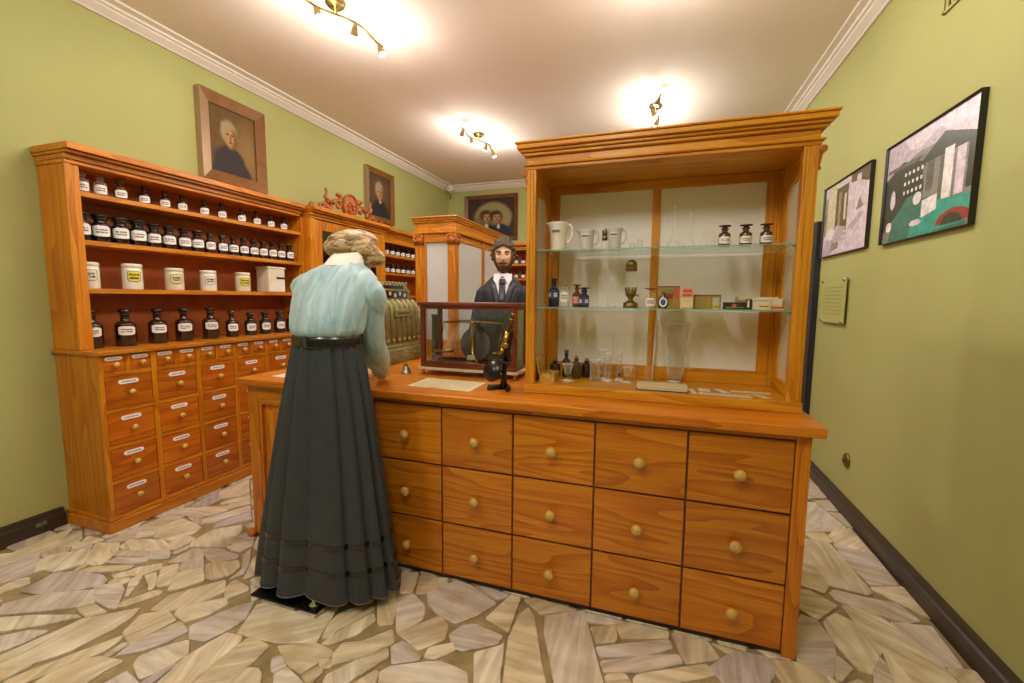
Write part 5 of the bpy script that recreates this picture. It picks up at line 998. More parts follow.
# stiles beside the columns and panes
B('front_stile', 'cabinet_z', kc, kx0+0.062, kx0+0.088, ky0+0.012, ky0+0.044, 1.075, 1.82, 0.002); B('front_stile', 'cabinet_z', kc, kx1-0.072, kx1-0.062, ky0+0.012, ky0+0.044, 1.075, 1.82, 0.002)
MB().box(kx0+0.088, kx1-0.072, ky0+0.026, ky0+0.032, 1.075, 1.82).build('front_pane', 'frosted_grey', kc)
B('front_rail', 'cabinet_x', kc, kx0+0.062, kx1-0.062, ky0+0.010, ky0+0.048, 1.82, 1.885, 0.002)
for x in (kx0+0.026, kx1-0.032):
    for a, c in ((ky0+0.062, 3.60), (3.64, ky1-0.062)): MB().box(x, x+0.006, a, c, 1.075, 1.83).build('side_pane', 'frosted_grey', kc); B('side_rail', 'cabinet_y', kc, x-0.008, x+0.014, a, c, 1.83, 1.885, 0.002)
B('back_panel', 'cabinet_x', kc, kx0+0.062, kx1-0.062, ky1-0.04, ky1-0.02, 1.075, 1.885)
for nm, a, z0, z1 in (('architrave', 0.006, 1.885, 1.925), ('frieze', 0.0, 1.925, 1.965), ('cornice_bed', 0.009, 1.965, 1.980), ('cornice_corona', 0.017, 1.980, 1.996), ('cornice_top', 0.025, 1.996, 2.010)):
    B(nm, 'cabinet_y', kc, kx0-a, kx1+a, ky0-a, ky1+a*0.5, z0, z1, 0.004)

# ================================================================== PEOPLE
def skin_mesh(J, bones, sub=2):
    """one continuous surface grown over a skeleton: J name -> (pos, radius)"""
    names = list(J); me = bpy.data.meshes.new('body'); me.from_pydata([J[n][0] for n in names], [(names.index(a), names.index(b)) for a, b in bones], [])
    ob = bpy.data.objects.new('body_tmp', me); C.objects.link(ob)
    ob.modifiers.new('skin', 'SKIN').use_smooth_shade = True
    s = ob.modifiers.new('sub', 'SUBSURF'); s.levels = sub; s.render_levels = sub
    for i, n in enumerate(names):
        r = J[n][1]; ob.data.skin_vertices[0].data[i].radius = r if isinstance(r, tuple) else (r, r)
    ob.data.skin_vertices[0].data[0].use_root = True
    dg = bpy.context.evaluated_depsgraph_get(); dg.update()
    m2 = bpy.data.meshes.new_from_object(ob.evaluated_get(dg)); bpy.data.objects.remove(ob)
    v = [tuple(q.co) for q in m2.vertices]; f = [tuple(p.vertices) for p in m2.polygons]; bpy.data.meshes.remove(m2)
    return v, f
def hand(J, Bn, pre, wrist, palm_dir, side_dir, curl_dir, s=1.0, curl=0.35):
    """adds palm, four fingers and thumb to the skeleton, from a wrist point"""
    w = Vector(wrist); d = Vector(palm_dir).normalized(); sd = Vector(side_dir).normalized(); cd = Vector(curl_dir).normalized()
    J[pre+'palm'] = (w+d*0.045*s, 0.024*s); Bn.append((pre+'wrist', pre+'palm'))
    for k, (off, ln) in enumerate(((0.030, 0.068), (0.010, 0.078), (-0.010, 0.073), (-0.029, 0.056))):
        p = w+d*0.085*s+sd*off*s; J[pre+'k%d' % k] = (p, 0.0105*s); Bn.append((pre+'palm', pre+'k%d' % k)); dd = d.copy()
        for j, (fr, rr) in enumerate(((0.45, 0.0092), (0.32, 0.0084), (0.23, 0.0068))):
            dd = (dd+cd*curl).normalized(); p = p+dd*ln*fr*s; J[pre+'f%d%d' % (k, j)] = (p, rr*s); Bn.append((pre+('k%d' % k if j == 0 else 'f%d%d' % (k, j-1)), pre+'f%d%d' % (k, j)))
    p = w+d*0.030*s+sd*0.030*s; J[pre+'t0'] = (p, 0.012*s); Bn.append((pre+'palm', pre+'t0')); dd = (d*0.7+sd*0.7+cd*0.2).normalized()
    for j, (ln, rr) in enumerate(((0.034, 0.0105), (0.026, 0.0085))): p = p+dd*ln*s; J[pre+'t%d' % (j+1)] = (p, rr*s); Bn.append((pre+'t%d' % j, pre+'t%d' % (j+1))); dd = (dd+d*0.4).normalized()
def g2(x, z, cx, cz, sx, sz): return math.exp(-((x-cx)/sx)**2-((z-cz)/sz)**2)
def head_point(u, off=0.0, female=False):
    """u = unit direction (face along -y); returns a point on a head about 0.235 m tall centred on the ears"""
    x, y, z = u; w = 0.073 if not female else 0.069
    jaw = max(0.0, -z)
    px_ = x*w*(1-0.28*jaw**1.5); py_ = y*(0.092 if y < 0 else 0.100)*(1-0.10*jaw); pz_ = z*0.118
    if y < 0:
        fr = min(1.0, -y*1.6); X, Zz = px_, pz_
        d = 0.024*g2(X, Zz, 0, -0.022, 0.011, 0.014)+0.013*g2(X, Zz, 0, 0.002, 0.009, 0.026)+0.005*g2(abs(X), Zz, 0.030, 0.030, 0.024, 0.010)-0.012*g2(abs(X), Zz, 0.030, 0.012, 0.015, 0.011)
        d += 0.006*g2(X, Zz, 0, -0.052, 0.020, 0.006)+0.006*g2(X, Zz, 0, -0.064, 0.017, 0.006)-0.004*g2(X, Zz, 0, -0.058, 0.022, 0.003)+0.009*g2(X, Zz, 0, -0.092, 0.022, 0.018)+0.004*g2(abs(X), Zz, 0.045, -0.012, 0.018, 0.018)
        py_ -= d*fr
    e = g2(y, z, 0.05, -0.02, 0.16, 0.22)*max(0, abs(x)-0.75)*4
    px_ += math.copysign(0.016*e, x); n = Vector((x/w, y/0.095, z/0.118)).normalized()*off
    return Vector((px_, py_, pz_))+n
def ico(level):
    bm = bmesh.new(); bmesh.ops.create_icosphere(bm, subdivisions=level, radius=1.0); v = [q.co.normalized() for q in bm.verts]; f = [tuple(q.index for q in p.verts) for p in bm.faces]; bm.free(); return v, f
ICO5 = ico(5); ICO6 = ico(6)
def shell(cond, off, M, src=ICO5, female=False):
    """a thick patch over the head: faces whose vertices satisfy cond(u), lifted by off(u)"""
    v, f = src; keep = [cond(u) for u in v]; mp = {}; vv = []; ff = []
    for p in f:
        if all(keep[i] for i in p):
            for i in p:
                if i not in mp: mp[i] = len(vv); vv.append(M@head_point(v[i], max(0.0005, off(v[i])), female))
            ff.append([mp[i] for i in p])
    return MB().add(vv, ff, 0, True)
def eyes(parent, M, iris, female=False):
    for s_ in (-1, 1):
        c = M@Vector((s_*0.030, -0.0695, 0.012)); q = M.to_3x3(); e = MB().ball(c, 0.0112, 14).build('eye', 'eye_white', parent)
        l = MB().lathe([(0.0058, 0.0), (0.0052, 0.0012), (1e-5, 0.0016)], 0, 0, 0, 12); qq = (q@Vector((0, -1, 0))).to_track_quat('Z', 'Y').to_matrix(); l.v = [tuple(c+q@Vector((0, -0.0106, 0))+qq@Vector(v)) for v in l.v]; l.build('iris', iris, e)
plain('skin', srgb(226, 184, 146), 0.45, var=0.04, vscale=30); plain('skin_pale', srgb(222, 186, 156), 0.4); flat('eye_white', 228, 220, 208, rough=0.25); flat('iris_brown', 66, 44, 28, rough=0.2)
def hair_mat(name, a, b, scale):
    m, nt, out = newmat(name); bs = nd(nt, 'ShaderNodeBsdfPrincipled', Roughness=0.5); lk(nt, bs.outputs[0], out.inputs[0]); tc = nd(nt, 'ShaderNodeTexCoord')
    mp = nd(nt, 'ShaderNodeMapping'); mp.inputs['Scale'].default_value = scale; lk(nt, tc.outputs['Object'], mp.inputs['Vector']); n = nd(nt, 'ShaderNodeTexNoise', Scale=1.0, Detail=4.0, Distortion=1.2); lk(nt, mp.outputs[0], n.inputs['Vector'])
    r = ramp(nt, n.outputs['Fac'], [(0.34, a), (0.66, b)]); lk(nt, r.outputs[0], bs.inputs['Base Color']); bp = nd(nt, 'ShaderNodeBump', Strength=0.45, Distance=0.006); lk(nt, n.outputs['Fac'], bp.inputs['Height']); lk(nt, bp.outputs[0], bs.inputs['Normal'])
hair_mat('hair_dark', srgb(44, 32, 22), srgb(104, 80, 54), (70, 70, 60)); hair_mat('beard', srgb(60, 38, 22), srgb(118, 80, 46), (120, 120, 60)); hair_mat('hair_ash', srgb(96, 70, 42), srgb(214, 184, 132), (12, 22, 46))
plain('suit_navy', srgb(30, 31, 44), 0.7, var=0.1, vscale=40); plain('suit_trousers', srgb(34, 34, 40), 0.7); plain('vest_dark', srgb(44, 42, 56), 0.5); plain('shirt_white', srgb(226, 222, 226), 0.6); plain('tie_dark', srgb(46, 40, 58), 0.35, var=0.4, vscale=90); plain('lip', srgb(176, 106, 86), 0.4)
plain('shoe_black', srgb(20, 18, 18), 0.25)

# ---- bearded man behind the counter, facing the viewer
mX, mY = -1.025, 2.88
man = thing('person', 'bearded man in dark navy suit and tie standing behind the counter', 'person', (mX, mY, 0))
turn = 0.30                                              # his body is turned a little towards the viewer
Rz = Matrix.Rotation(turn, 4, 'Z'); T = Matrix.Translation((mX, mY, 0))@Rz
def W_(p): return tuple(T@Vector(p))
J = {'pelvis': ((0, 0, 0.98), (0.13, 0.10)), 'belly': ((0, 0, 1.14), (0.125, 0.095)), 'chest': ((0, 0, 1.34), (0.12, 0.09)), 'neck0': ((0, 0.005, 1.50), 0.062), 'neck1': ((0, -0.005, 1.60), 0.055)}
Bn = [('pelvis', 'belly'), ('belly', 'chest'), ('chest', 'neck0'), ('neck0', 'neck1')]
for s_, k in ((-1, 'r'), (1, 'l')):
    J.update({k+'sh': ((s_*0.130, 0.0, 1.44), 0.045), k+'el': ((s_*0.195, 0.02, 1.17), 0.038), k+'wrist': ((s_*0.188, -0.12, 0.975), 0.026), k+'hip': ((s_*0.095, 0, 0.92), 0.088), k+'kn': ((s_*0.10, -0.01, 0.50), 0.058), k+'an': ((s_*0.105, 0.02, 0.09), 0.040), k+'toe': ((s_*0.12, -0.14, 0.045), 0.036)})
    Bn += [('chest', k+'sh'), (k+'sh', k+'el'), (k+'el', k+'wrist'), ('pelvis', k+'hip'), (k+'hip', k+'kn'), (k+'kn', k+'an'), (k+'an', k+'toe')]
    hand(J, Bn, k, (s_*0.188, -0.12, 0.975), (-s_*0.15, -0.55, -0.75), (-s_, 0, 0.1), (0, 0.6, -0.6))
v, f = skin_mesh(J, Bn)
mb = MB().add([W_(p) for p in v], f, 0, True)
Mh = T@Matrix.Translation((0.004, -0.022, 1.683))@Matrix.Rotation(-0.02, 4, 'Z')@Matrix.Rotation(0.06, 4, 'X')@Matrix.Scale(0.90, 4)
mb.add([Mh@head_point(u) for u in ICO6[0]], ICO6[1], 0, True)
body = mb.build('body', 'skin', man)
eyes(man, Mh, 'iris_brown')
def nz(u, s, a): return a*noise.noise(Vector((u[0]*s, u[1]*s, u[2]*s)))
shell(lambda u: (u[2] > 0.60-0.30*abs(u[0]) if u[1] < -0.25 else u[2] > -0.30+0.0*u[1] if u[1] > 0.05 else u[2] > 0.05), lambda u: 0.010+0.012*max(0, u[2])+nz(u, 5, 0.016)+nz(u, 11, 0.030), Mh).build('hair', 'hair_dark', man)
for s_ in (-1, 1): shell(lambda u: abs(u[0]*1.0) > 0.5 and u[0]*s_ > 0 and -0.5 < u[2] < 0.35 and -0.62 < u[1] < -0.06+0.1*u[2], lambda u: 0.007+nz(u, 16, 0.004), Mh).build('sideburn', 'beard', man)
def bcond(u):
    x, y, z = u
    if y > 0.0 or z > -0.12: return False
    X, Zz = x*0.073, z*0.118
    if abs(X) < 0.034: return Zz < -0.068                                             # below the mouth
    return Zz < -0.068+0.95*(abs(X)-0.034)+0.012*(abs(X) > 0.04) or abs(X) > 0.062
shell(bcond, lambda u: 0.008+0.012*max(0, -u[2]-0.4)+nz(u, 14, 0.005), Mh, ICO6).build('beard', 'beard', man)
MB().tube([tuple(Mh@Vector((x, -0.098+abs(x)*0.42, -0.043-abs(x)*0.30-0.002))) for x in (-0.032, -0.022, -0.010, 0.0, 0.010, 0.022, 0.032)], [0.005, 0.0075, 0.0085, 0.007, 0.0085, 0.0075, 0.005], 8).build('moustache', 'beard', man)
for s_ in (-1, 1): MB().tube([tuple(Mh@Vector((s_*x, -0.089+abs(x-0.02)*0.45, 0.030+0.004*math.sin((x-0.012)*80)))) for x in (0.012, 0.02, 0.03, 0.04, 0.05)], [0.004, 0.006, 0.006, 0.005, 0.003], 6).build('eyebrow', 'hair_dark', man)
MB().tube([tuple(Mh@Vector((x, -0.0945+abs(x)*0.35, -0.062))) for x in (-0.018, -0.009, 0, 0.009, 0.018)], [0.002, 0.004, 0.0045, 0.004, 0.002], 6).build('lips', 'lip', man)
# suit
TOR = [(0.80, 0.195, 0.145, 0.0), (0.92, 0.185, 0.140, 0.0), (1.05, 0.165, 0.130, 0.0), (1.16, 0.160, 0.128, 0.0), (1.28, 0.160, 0.130, 0.0), (1.38, 0.162, 0.128, 0.0), (1.44, 0.155, 0.112, 0.0), (1.48, 0.138, 0.095, 0.003), (1.515, 0.110, 0.080, 0.006), (1.545, 0.080, 0.070, 0.006)]
def ell(z, rx_, ry_, cy_, n=40): return [W_((rx_*math.cos(2*PI*k/n), cy_+ry_*math.sin(2*PI*k/n), z)) for k in range(n)]
MB().rings([ell(*r) for r in TOR], cap0=False, cap1=False).build('jacket', 'suit_navy', man)
def tor(z):
    for a, c in zip(TOR, TOR[1:]):
        if a[0] <= z <= c[0]: t_ = (z-a[0])/(c[0]-a[0]); return [a[i]+(c[i]-a[i])*t_ for i in (1, 2, 3)]
    return TOR[-1][1:]
def front(x, z, off): rx_, ry_, cy_ = tor(z); return W_((x, cy_-(ry_+off)*math.sqrt(max(0.02, 1-(x/rx_)**2)), z))
def patch(name, mat, lo, hi, z0, z1, off, n=8, m=8, thick=0.002):
    A = []; D = []
    for j in range(m+1):
        z = z0+(z1-z0)*j/m; a, c = lo(z), hi(z)
        for i in range(n+1): x = a+(c-a)*i/n; A.append(front(x, z, off)); D.append(front(x, z, off-thick))
    F = []; N = len(A)
    for j in range(m):
        for i in range(n): k = j*(n+1)+i; F += [(k, k+1, k+n+2, k+n+1), (N+k, N+k+n+1, N+k+n+2, N+k+1)]
    rim = [i for i in range(n+1)]+[j*(n+1)+n for j in range(1, m+1)]+[m*(n+1)+i for i in range(n-1, -1, -1)]+[j*(n+1) for j in range(m-1, 0, -1)]
    for a, c in zip(rim, rim[1:]+rim[:1]): F.append((a, N+a, N+c, c))
    return MB().add(A+D, F, 0, True).build(name, mat, man)
vee = lambda z: max(0.004, (z-1.13)*0.235)
patch('waistcoat', 'vest_dark', lambda z: -vee(z), lambda z: vee(z), 1.14, 1.50, 0.003)
ve2 = lambda z: max(0.002, (z-1.345)*0.30)
patch('shirt_front', 'shirt_white', lambda z: -ve2(z), lambda z: ve2(z), 1.35, 1.535, 0.007)
patch('tie', 'tie_dark', lambda z: -0.022-0.05*max(0, 1.44-z), lambda z: 0.022+0.05*max(0, 1.44-z), 1.36, 1.50, 0.012, 4, 6, 0.004)
patch('tie_knot', 'tie_dark', lambda z: -0.020, lambda z: 0.020, 1.495, 1.53, 0.017, 4, 3, 0.012)
for s_ in (-1, 1):
    patch('lapel', 'suit_navy', (lambda z: vee(z)*0.98) if s_ > 0 else (lambda z: -vee(z)-0.012-0.045*min(1, max(0, (z-1.2)*4))), (lambda z: vee(z)+0.012+0.045*min(1, max(0, (z-1.2)*4))) if s_ > 0 else (lambda z: -vee(z)*0.98), 1.16, 1.47, 0.008, 4, 10, 0.006)
    cl = MB(); q_ = [(s_*0.010, -0.090, 1.540), (s_*0.040, -0.094, 1.488), (s_*0.064, -0.060, 1.525), (s_*0.060, -0.030, 1.566), (s_*0.022, -0.066, 1.562)]
    cl.add([W_(p) for p in q_]+[W_((p[0], p[1]+0.004, p[2])) for p in q_], [(0,1,2,3,4), (9,8,7,6,5)]+[(i, (i+1) % 5, 5+(i+1) % 5, 5+i) for i in range(5)]).build('collar_wing', 'shirt_white', man)
MB().rings([[W_((r_*math.cos(2*PI*k/24), 0.003+r_*0.98*math.sin(2*PI*k/24), z)) for k in range(24)] for r_, z in ((0.066, 1.520), (0.061, 1.566), (0.058, 1.566), (0.058, 1.525))], cap0=False, cap1=False).build('collar', 'shirt_white', man)
for k in range(3): MB().lathe([(0.006, 0), (0.006, -0.003), (1e-5, -0.004)], *front(0.0, 1.18+0.06*k, 0.006), 10, axis='y').build('button', 'black_plate', man)
for s_ in (-1, 1):
    MB().tube([W_(p) for p in ((s_*0.115, 0, 1.475), (s_*0.132, 0.002, 1.432), (s_*0.152, 0.008, 1.34), (s_*0.186, 0.02, 1.18), (s_*0.195, -0.04, 1.075), (s_*0.190, -0.10, 1.0))], [0.034, 0.054, 0.056, 0.053, 0.050, 0.044], 16).build('sleeve', 'suit_navy', man)
    MB().tube([W_(p) for p in ((s_*0.090, 0, 0.96), (s_*0.098, 0, 0.80), (s_*0.102, -0.005, 0.5), (s_*0.106, 0.015, 0.06))], [0.105, 0.098, 0.078, 0.068], 16).build('trouser_leg', 'suit_trousers', man)
    MB().rings([[W_((s_*0.112+a*wd*math.cos(t_)*1.0, -0.065+0.135*math.sin(t_), zz)) for t_ in [2*PI*k/20 for k in range(20)]] for wd, zz, a in ((0.050, 0.0, 1), (0.053, 0.03, 1), (0.046, 0.075, 0.9), (0.035, 0.09, 0.8))]).build('shoe', 'shoe_black', man)

# ---- woman bending over the counter, her back to the viewer
wom = thing('person', 'woman in pale blue blouse and long black skirt leaning on the counter', 'person', (-1.48, 1.60, 0))
def blouse_mat():
    m, nt, out = newmat('blouse'); bs = nd(nt, 'ShaderNodeBsdfPrincipled', Roughness=0.45); lk(nt, bs.outputs[0], out.inputs[0]); bs.inputs['Sheen Weight'].default_value = 0.3
    tc = nd(nt, 'ShaderNodeTexCoord'); mp = nd(nt, 'ShaderNodeMapping'); mp.inputs['Scale'].default_value = (26, 10, 5); lk(nt, tc.outputs['Object'], mp.inputs['Vector']); n = nd(nt, 'ShaderNodeTexNoise', Scale=1.0, Detail=3.0, Distortion=0.8); lk(nt, mp.outputs[0], n.inputs['Vector'])
    r = ramp(nt, n.outputs['Fac'], [(0.3, srgb(138, 174, 186)), (0.7, srgb(178, 204, 210))]); lk(nt, r.outputs[0], bs.inputs['Base Color']); bp = nd(nt, 'ShaderNodeBump', Strength=0.7, Distance=0.02); lk(nt, n.outputs['Fac'], bp.inputs['Height']); lk(nt, bp.outputs[0], bs.inputs['Normal'])
blouse_mat(); plain('skirt_black', srgb(50, 57, 64), 0.6, var=0.1, vscale=18, bump=0.15, bscale=250); plain('satin_black', srgb(18, 19, 22), 0.22, spec=0.7); plain('collar_white', srgb(232, 224, 212), 0.6); plain('hem_lilac', srgb(146, 140, 168), 0.6)
cx0 = -1.415
J = {'pelvis': ((-1.41, 1.585, 1.08), (0.12, 0.10)), 'belly': ((-1.395, 1.585, 1.22), (0.10, 0.08)), 'chest': ((-1.40, 1.655, 1.41), (0.115, 0.08)), 'neck0': ((-1.405, 1.715, 1.535), 0.05), 'neck1': ((-1.412, 1.775, 1.60), 0.046)}
Bn = [('pelvis', 'belly'), ('belly', 'chest'), ('chest', 'neck0'), ('neck0', 'neck1')]
ARM = {'r': ((-1.245, 1.68, 1.450), (-1.272, 1.735, 1.210), (-1.372, 1.945, 0.990)), 'l': ((-1.580, 1.68, 1.470), (-1.630, 1.745, 1.225), (-1.56, 1.975, 0.990))}
for k, s_ in (('r', 1), ('l', -1)):
    a, e, w = ARM[k]; J.update({k+'sh': (a, 0.05), k+'el': (e, 0.036), k+'wrist': (w, 0.024), k+'hip': ((-1.42+s_*0.085, 1.59, 0.98), 0.085), k+'kn': ((-1.47+s_*0.09, 1.60, 0.52), 0.055), k+'an': ((-1.50+s_*0.085, 1.62, 0.10), 0.036), k+'toe': ((-1.50+s_*0.095, 1.74, 0.045), 0.032)})
    Bn += [('chest', k+'sh'), (k+'sh', k+'el'), (k+'el', k+'wrist'), ('pelvis', k+'hip'), (k+'hip', k+'kn'), (k+'kn', k+'an'), (k+'an', k+'toe')]
    hand(J, Bn, k, w, (-s_*0.45, 0.85, -0.10), (-s_*0.85, -0.45, 0), (0, 0.05, -1), 0.9, 0.16)
v, f = skin_mesh(J, Bn); mb = MB().add(v, f, 0, True)
Mw = Matrix.Translation((-1.425, 1.845, 1.625))@Matrix.Rotation(PI-0.35, 4, 'Z')@Matrix.Rotation(0.75, 4, 'X')@Matrix.Scale(0.93, 4)
mb.add([Mw@head_point(u, 0, True) for u in ICO5[0]], ICO5[1], 0, True); mb.build('body', 'skin_pale', wom); eyes(wom, Mw, 'iris_brown', True)
# hair: a full roll all round the head with a knot in the middle
def lump(c, r, sq, sd, amp=0.16, n=40):
    m = n//2; vv = []; ff = []
    for i in range(m+1):
        a = PI*i/m
        for k in range(n):
            t_ = 2*PI*k/n; u = Vector((math.sin(a)*math.cos(t_), math.sin(a)*math.sin(t_), -math.cos(a))); q_ = 1+amp*noise.noise(u*2.6+Vector((sd, 0, 0)))+amp*0.4*noise.noise(u*8+Vector((0, sd, 0)))
            vv.append(Vector(c)+Vector((u.x*sq[0], u.y*sq[1], u.z*sq[2]))*r*q_)
    for i in range(m):
        for k in range(n): k2 = (k+1) % n; ff.append((i*n+k, i*n+k2, (i+1)*n+k2, (i+1)*n+k))
    return vv, ff
hb = MB()
hc = Vector((-1.432, 1.815, 1.642))
for (dx, dy, dz, r, sq, sd) in ((0, 0.01, 0.015, 0.125, (1.1, 0.95, 0.66), 1), (0.0, -0.075, -0.005, 0.085, (1.15, 0.75, 0.52), 2), (-0.085, -0.02, -0.005, 0.075, (0.85, 1.1, 0.78), 3), (0.088, -0.02, -0.015, 0.078, (0.85, 1.1, 0.85), 4), (0.115, 0.02, -0.055, 0.062, (0.8, 1.0, 1.0), 5), (-0.115, 0.02, -0.035, 0.058, (0.75, 1.0, 0.9), 6), (0.03, 0.04, 0.04, 0.085, (1.2, 0.9, 0.6), 7), (0.145, 0.04, -0.065, 0.05, (0.7, 1.0, 0.9), 8), (-0.045, -0.05, 0.03, 0.07, (1.0, 0.8, 0.65), 9), (0.055, -0.055, 0.03, 0.07, (1.0, 0.8, 0.65), 10)):
    hb.add(*lump(hc+Vector((dx, dy, dz))*0.84, r*0.88, sq, sd, 0.10), 0, True)
hb.build('hair', 'hair_ash', wom)
# blouse
BT = [(1.190, 0.146, 0.106, -1.394, 1.581), (1.229, 0.149, 0.109, -1.394, 1.582), (1.238, 0.160, 0.121, -1.393, 1.585), (1.262, 0.167, 0.128, -1.394, 1.590), (1.31, 0.178, 0.130, -1.397, 1.604), (1.38, 0.190, 0.126, -1.400, 1.630), (1.44, 0.200, 0.116, -1.403, 1.656), (1.485, 0.196, 0.104, -1.405, 1.676), (1.520, 0.155, 0.090, -1.408, 1.694), (1.548, 0.100, 0.074, -1.405, 1.712), (1.568, 0.070, 0.062, -1.402, 1.726)]
rs = []
for j, (z, rx_, ry_, ux, uy) in enumerate(BT):
    rr = []
    for k in range(72):
        a = 2*PI*k/72; g_ = 0.010*noise.noise(Vector((math.cos(a)*3, math.sin(a)*3, z*4)))+0.006*noise.noise(Vector((math.cos(a)*8, math.sin(a)*8, z*6)))
        if j < 2: g_ = 0
        elif j < 4: g_ += 0.004*math.sin(a*17)
        rr.append((ux+(rx_+g_)*math.cos(a), uy+(ry_+g_)*math.sin(a), z))
    rs.append(rr)
MB().rings(rs, cap0=False, cap1=False).build('blouse', 'blouse', wom)
def sleeve(pts, rad, n=20, sd=0.0):
    P = [Vector(p) for p in pts]; S = []; Rr = []
    for i in range(len(P)-1):
        for k in range(5): t_ = k/5; S.append(P[i].lerp(P[i+1], t_)); Rr.append(rad[i]+(rad[i+1]-rad[i])*t_)
    S.append(P[-1]); Rr.append(rad[-1])
    for _ in range(2): S = [S[0]]+[(S[i-1]+S[i]*2+S[i+1])/4 for i in range(1, len(S)-1)]+[S[-1]]
    m = MB().tube(S, Rr, n)
    m.v = [tuple(Vector(q_)+Vector((noise.noise(Vector(q_)*14+Vector((sd, 0, 0))), noise.noise(Vector(q_)*14+Vector((0, sd, 5))), 0))*0.010) for q_ in m.v]; return m
for k, s_ in (('r', 1), ('l', -1)):
    a, e, w = (Vector(p) for p in ARM[k])
    sleeve([a+Vector((-s_*0.035, 0.0, 0.005)), a+Vector((s_*0.020, 0.0, -0.03)), a.lerp(e, 0.55), e, e.lerp(w, 0.55), e.lerp(w, 0.86)], [0.050, 0.066, 0.066, 0.062, 0.060, 0.042], sd=s_).build('sleeve', 'blouse', wom)
    d_ = (w-e).normalized(); MB().tube([e.lerp(w, 0.86), e.lerp(w, 0.98)], [0.037, 0.034], 18).build('cuff', 'blouse', wom)
MB().rings([[(-1.402+r_*1.0*math.cos(2*PI*k/28), yy+r_*math.sin(2*PI*k/28), z+dz*math.sin(2*PI*k/28)) for k in range(28)] for r_, yy, z, dz in ((0.090, 1.715, 1.550, 0.010), (0.078, 1.728, 1.580, 0.012), (0.066, 1.752, 1.612, 0.014), (0.058, 1.752, 1.606, 0.014))], cap0=False, cap1=False).build('collar', 'collar_white', wom)
# skirt
def skirt_ring(z, off=0.0, n=280):
    t_ = 1-(z-0.03)/(1.20-0.03); fl = t_**0.86
    ux, uy = -1.395-0.095*t_, 1.580+0.042*t_; rx_ = 0.149+0.228*fl; ry_ = 0.110+0.075*fl; out = []
    for k in range(n):
        a = 2*PI*k/n; w = a+0.14*math.sin(3*a+1.0)+0.05*math.sin(7*a)
        pl = abs(math.sin(7*w+0.4))**0.5-0.66; amp = 0.022+0.072*fl*(0.8+0.2*math.sin(3*w)); fine = 0.004*math.sin(38*a)*max(0, 1-t_*5)
        dr = amp*pl*(0.75+0.25*math.sin(2*a+0.5))+fine+off; hz = 0.0 if z > 0.2 else -0.020*pl*(1-z/0.2)
        y_ = uy+(ry_+dr*0.9)*math.sin(a); y_ = min(y_, 1.838-0.03*(z > 0.88)+off)
        out.append((ux+(rx_+dr)*math.cos(a), y_, z+hz))
    return out
zs_ = [1.20, 1.185, 1.16, 1.12, 1.06, 0.98, 0.90, 0.80, 0.70, 0.60, 0.50, 0.40, 0.32, 0.296, 0.25, 0.196, 0.172, 0.12, 0.08, 0.056]
MB().rings([skirt_ring(z) for z in zs_], cap0=False, cap1=False).build('skirt', 'skirt_black', wom)
MB().rings([skirt_ring(0.058, -0.002), skirt_ring(0.052, 0.001), skirt_ring(0.058, 0.002)], cap0=False, cap1=False).build('hem_edge', 'hem_lilac', wom)
for a, c in ((0.320, 0.296), (0.196, 0.172)): MB().rings([skirt_ring(a, -0.001), skirt_ring(a, 0.0025), skirt_ring(c, 0.0025), skirt_ring(c, -0.001)], sm=False, cap0=False, cap1=False).build('ribbon', 'satin_black', wom)
MB().rings([[(-1.395+rx_*math.cos(2*PI*k/48), 1.580+ry_*math.sin(2*PI*k/48), z) for k in range(48)] for rx_, ry_, z in ((0.158, 0.117, 1.182), (0.163, 0.122, 1.190), (0.160, 0.119, 1.212), (0.159, 0.118, 1.228), (0.155, 0.114, 1.230))], cap0=False, cap1=False).build('waistband', 'satin_black', wom)
B('waist_tab', 'skirt_black', wom, -1.412, -1.392, 1.455, 1.463, 1.186, 1.232, 0.002)
st = thing('mannequin_stand', 'flat black square stand plate under the hem of the long skirt', 'stand', (-1.56, 1.62, 0.0))
B('base_plate', 'black_plate', st, -1.755, -1.375, 1.432, 1.80, 0.0025, 0.011, 0.002)
MB().lathe([(0.026, 0), (0.024, 0.008), (0.012, 0.014), (0.010, 0.035), (0.015, 0.042), (0.010, 0.05), (0.010, 0.09)], -1.42, 1.475, 0.0112, 14).build('spigot', 'chrome', st)
for k, s_ in (('r', 1), ('l', -1)):
    MB().rings([[(-1.50+s_*0.09+wd*math.cos(t_), 1.67+0.115*math.sin(t_), zz) for t_ in [2*PI*k/16 for k in range(16)]] for wd, zz in ((0.036, 0.0115), (0.040, 0.03), (0.036, 0.06), (0.028, 0.085))]).build('shoe', 'shoe_black', wom)

